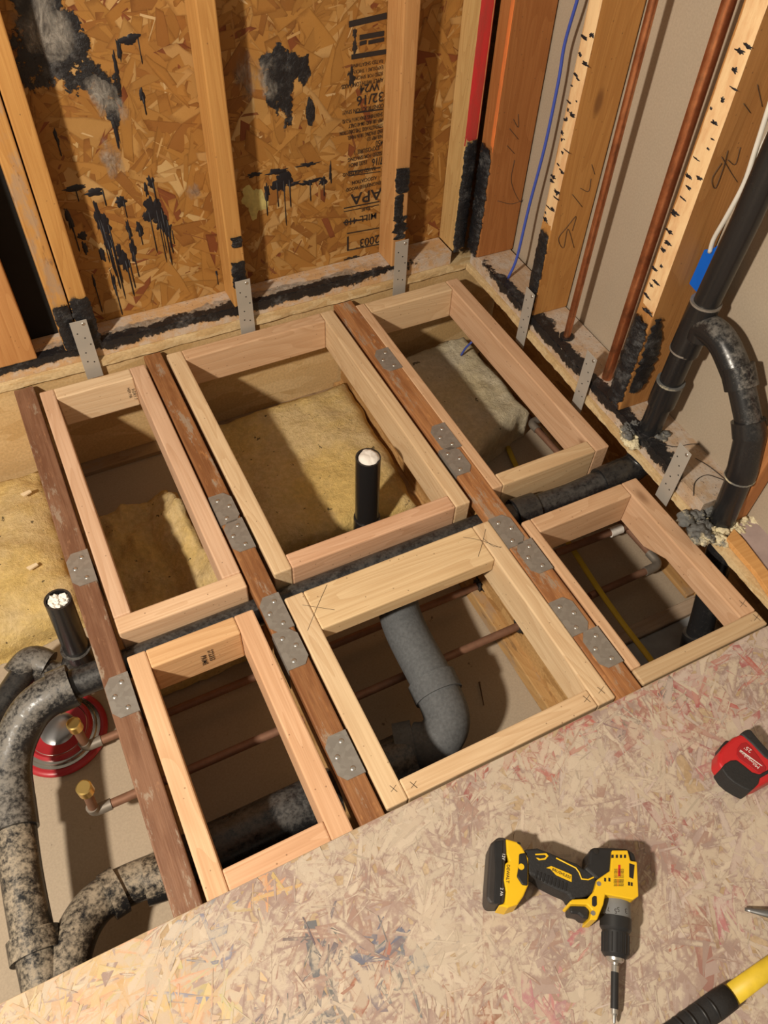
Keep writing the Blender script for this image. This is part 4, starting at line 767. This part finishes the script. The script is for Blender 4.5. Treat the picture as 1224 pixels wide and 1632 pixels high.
part('release_button', [(332, 235), (372, 228), (386, 300), (384, 430), (350, 425), (318, 375), (330, 300)], .05, .068, M_DB, .002, bb)
MB().lathe(dz(347, 312, .068), (0, 0, 1), [(0, .0042), (.0012, .0042), (.0013, .002)], 16).build('button_dot', M_DY, bb)
part('clip_post', [(312, 168), (328, 158), (345, 168), (340, 184), (318, 184)], .05, .066, M_DB, .002, bb)
hd = part('handle', [(360, 212), (440, 205), (520, 235), (600, 270), (680, 300), (720, 330), (800, 345), (800, 400), (790, 470), (700, 522), (640, 522), (630, 490), (560, 460), (480, 420), (430, 378), (385, 365)], .026, .064, M_RUB, .008)
for i in range(9): part('grip_rib', [(440 + i * 22, 335 + i * 9), (452 + i * 22, 338 + i * 9), (438 + i * 23, 388 + i * 9), (426 + i * 23, 384 + i * 9)], .0635, .0652, M_DB, .0006, hd)
part('yellow_hook_mark', [(432, 232), (500, 228), (514, 245), (495, 268), (455, 272), (438, 256), (448, 256), (462, 262), (488, 258), (500, 246), (492, 238), (434, 240)], .0635, .0652, M_DY, .0004, hd)
part('yellow_name_bar', [(500, 318), (530, 306), (640, 352), (655, 360), (655, 404), (560, 362), (525, 324)], .0635, .0652, M_DY, .0004, hd)
MB().tube([dz(x, y, .0645) for x, y in ((560, 258), (620, 288), (680, 318), (700, 345), (715, 385), (755, 390), (810, 365), (862, 335), (860, 280))], .0011, 8).build('yellow_trim', M_DY, hd, smooth=True)
mc = part('motor_cap', [(748, 300), (752, 225), (775, 203), (820, 202), (900, 205), (980, 210), (1030, 240), (1042, 300), (1040, 380), (1000, 420), (880, 400), (800, 400), (720, 330)], .022, .068, M_DB, .008)
MB().lathe(dz(802, 218, .068), (0, 0, 1), [(0, .004), (.001, .004), (.0012, .002)], 14).build('screw', M_HOLE, mc)
hs = part('housing', [(890, 222), (985, 222), (1002, 285), (1042, 292), (1052, 500), (1020, 522), (850, 490), (838, 550), (800, 645), (755, 645), (768, 580), (740, 552), (640, 548), (630, 535), (650, 520), (740, 516), (780, 470), (800, 400), (880, 345)], .024, .0735, M_DY, .004)
for x in (904, 930, 955, 980): part('vent_slot', [(x - 7, 238), (x + 6, 238), (x + 6, 258), (x - 7, 258)], .0725, .0738, M_HOLE, 0, hs)
for x, y in ((858, 390), (884, 390), (1004, 415), (1020, 418)): part('vent_slot', [(x - 6, y - 12), (x + 6, y - 10), (x + 6, y + 12), (x - 6, y + 10)], .0725, .0738, M_HOLE, 0, hs)
part('vent_slot', [(1005, 290), (1038, 300), (1030, 385), (1005, 375)], .0725, .0738, M_HOLE, 0, hs)
part('direction_button', [(778, 500), (790, 488), (806, 492), (808, 545), (795, 556), (778, 548)], .07, .0748, M_DB, .001, hs)
for x, y in ((820, 415), (785, 594)): MB().lathe(dz(x, y, .0735), (0, 0, 1), [(-.001, .0032), (.0004, .0032), (.0005, .001)], 14).build('screw', M_STEEL, hs)
part('trigger', [(634, 560), (660, 546), (725, 546), (758, 575), (754, 636), (718, 630), (690, 606), (640, 602)], .03, .062, M_DB, .003)
ax0 = dz(925, 470, .046); ax1 = dz(913, 1270, .0300); ad = (ax1 - ax0).normalized(); LA = (ax1 - ax0).length; kx = LA / 800
def lz(nm, prof, mt, par=None, seg=36): return MB().lathe(ax0, ad, [((y - 470) * kx, r * kx) for y, r in prof], seg).build(nm, mt, par or t, smooth=True, angle=.5)
lz('clutch_ring', [(470, 88), (500, 98), (600, 102), (650, 104), (652, 80)], M_DG); ch = lz('chuck', [(626, 90), (630, 108), (700, 108), (716, 98), (722, 92), (860, 90), (882, 74), (884, 50)], M_DB)
for i in range(18):
    a = 2 * PI * i / 18; o1 = ad.orthogonal().normalized(); o2 = ad.cross(o1); d_ = o1 * math.cos(a) + o2 * math.sin(a)
    MB().tube([ax0 + ad * (735 - 470) * kx + d_ * 91 * kx, ax0 + ad * (855 - 470) * kx + d_ * 89 * kx], .0011, 6).build('chuck_rib', M_DB, ch)
lz('chuck_nose', [(880, 62), (900, 58), (912, 42), (913, 20)], M_STEEL); lz('bit_collar', [(905, 24), (925, 20), (930, 26), (970, 26)], M_STEEL); lz('bit_sleeve', [(968, 26), (1185, 26)], M_DB); lz('bit_tip', [(1183, 24), (1212, 23), (1225, 14), (1262, 10), (1275, 3)], M_STEEL)
def dt(s, x, y, x2, y2, size, mt, par, z=.0685, name='printed_text'):
    a, b = dz(x, y, z), dz(x2, y2, z); return text(name, s, size, (a + b) / 2, (b - a), UZ, mt, par, .0004)
dt('DEWALT', 266, 305, 262, 405, .0062, M_INK, bb, .0665); dt('12V', 240, 225, 238, 275, .006, M_INKW, bt, .0684); dt('2 Ah', 228, 440, 226, 490, .0056, M_INKW, bt, .0684); dt('BRUSHLESS', 530, 324, 652, 382, .0056, M_INK, hd, .0655)
for s, x in (('7', 855), ('5', 922), ('3', 985)): dt(s, x + 18, 582, x - 18, 578, .009, M_INK, t, .0705 if s == '5' else .068)
for i in range(6): dt('RATED 12V MAX', 916 + i * 10, 440, 918 + i * 10, 315, .0032, M_INK if i != 2 else M_INKR, hs, .0738)
part('warning_bar', [(938, 300), (952, 300), (952, 368), (938, 368)], .073, .0738, M_INKR, 0, hs)
# tape measure
def tz(x, y, z=.058): return at(1080 + x / 8.5, 1130 + y / 8.5, z=z)
t = thing('tape_measure', 'red and black tape measure at the right edge of the subfloor', 'tape measure', tz(950, 700, ZD))
def tpart(nm, poly, zb, zt, mt, bev=.003, par=None): return MB().prism([V((*tz(x, y, zt).xy, zb)) for x, y in poly], (0, 0, zt - zb)).build(nm, mt, par or t, bev, seg=3)
tb = tpart('case', [(548, 720), (560, 590), (620, 500), (760, 375), (880, 325), (980, 330), (1130, 470), (1330, 700), (1380, 820), (1330, 930), (1120, 1045), (1000, 1085), (820, 1000), (620, 830)], ZD, .056, M_RED if False else plain('red_tool_plastic', (.50, .018, .022), .4), .006)
tpart('rubber_bumper', [(596, 800), (640, 740), (720, 690), (800, 684), (900, 760), (1010, 850), (1110, 880), (1260, 800), (1270, 850), (1120, 935), (1100, 1010), (1040, 1070), (980, 1110), (880, 1062), (760, 990), (670, 910)], ZD, .058, M_RUB, .005)
tpart('rubber_edge', [(850, 330), (920, 280), (975, 262), (1010, 290), (1080, 380), (1240, 560), (1400, 760), (1385, 830), (1330, 750), (1170, 640), (1010, 470), (900, 370)], ZD, .058, M_RUB, .005)
tpart('lock_button', [(568, 590), (574, 520), (650, 424), (700, 420), (690, 450), (640, 520)], .026, .05, M_DB, .003)
lbp = tpart('label_panel', [(800, 620), (812, 530), (860, 465), (925, 450), (990, 510), (1100, 650), (1200, 790), (1190, 840), (1150, 862), (1080, 850), (960, 760), (830, 670)], .056, .0572, plain('dark_red_label', (.34, .012, .018), .4), .0006)
def tt(s, x, y, x2, y2, size): a, b = tz(x, y, .0572), tz(x2, y2, .0572); text('printed_text', s, size, (a + b) / 2, b - a, UZ, M_INKW, lbp, .0004)
tt('Milwaukee', 1095, 790, 845, 575, .0085); tt("25'", 1015, 590, 890, 500, .010)
MB().prism([tz(x, y, .0573) for x, y in ((850, 552), (1140, 765), (1150, 775), (1130, 770), (842, 560))], (0, 0, .0003)).build('printed_flash', M_INKW, lbp)
# hammer: head lies just outside the frame, claw and handle reach in
h0, h1, h2 = at(1040, 1672, z=.038), at(1163, 1588, z=.036), at(1300, 1488, z=.034)
t = thing('claw_hammer', 'hammer with yellow handle and black grip at the lower right corner', 'hammer', V((h1.x, h1.y, ZD)))
d_ = (h1 - h0)
MB().tube([h0 - d_ * .9, h0 - d_ * .2, h0 + d_ * .3, h0 + d_ * .8, h1], [.014, .0165, .0155, .0172, .0160], 22, True, .85).build('grip', M_RUB, t, smooth=True)
for k in range(4): p = h0 + d_ * (.35 + .13 * k); MB().tube([p, p + d_.normalized() * .002], .0166, 20).build('grip_ring', M_DB, t, smooth=True)
hy = MB().tube([h1 - d_ * .02, h1 + (h2 - h1) * .5, h2], [.0135, .0125, .0120], 20, True, .8).build('handle', plain('worn_yellow_fibreglass', (.62, .44, .03), .5, 0, .4, .25, 60), t, smooth=True)
sd = V((-(h2 - h1).y, (h2 - h1).x, 0)).normalized()
hc = h2 + (h2 - h1).normalized() * .01
clw = [hc, hc + sd * .03 + V((0, 0, .0)), at(1240, 1458, z=.036), at(1187, 1449, z=.026)]
MB().tube([hc - sd * .055, hc - sd * .05, hc - sd * .025, hc - sd * .022, hc + sd * .018], [.013, .0145, .0145, .011, .014], 20).build('striking_face', plain('forged_steel', (.20, .20, .20), .35, .8), t, smooth=True, angle=.6)
MB().tube(curve(clw, 6), [.013 - .0105 * (i / 18) ** 1.3 for i in range(19)], 16, True, .55).build('claw', plain('forged_steel_claw', (.22, .22, .22), .35, .8), t, smooth=True)
# pencilled numbers on the right-hand studs
def pr(st, xo, *pts): pencil(None, pts, st, None, .0006)
def py(y): return [dict(y=y)]
for st, y, runs in ((r0, -.0685, (((820, 255), (815, 290), (830, 322), (840, 300)), ((793, 320), (815, 325), (836, 318)), ((808, 232), (820, 245)), ((812, 205), (826, 222)), ((818, 190), (826, 203), (826, 182)))),
                    (sA, -.3358, (((905, 360), (890, 380), (898, 395), (905, 365), (915, 395)), ((905, 360), (918, 345), (912, 368)), ((912, 310), (928, 330)), ((925, 300), (938, 305), (942, 285)), ((943, 262), (948, 278)))),
                    (sB, -.6958, (((1150, 260), (1135, 285), (1140, 300), (1152, 270), (1160, 240)), ((1150, 250), (1165, 275), (1175, 290)), ((1160, 255), (1172, 262), (1180, 235)), ((1185, 165), (1196, 180)), ((1207, 135), (1215, 170))))):
    for run in runs: pr(st, 0, *[at(u, v, y=y - .0006) for u, v in run])
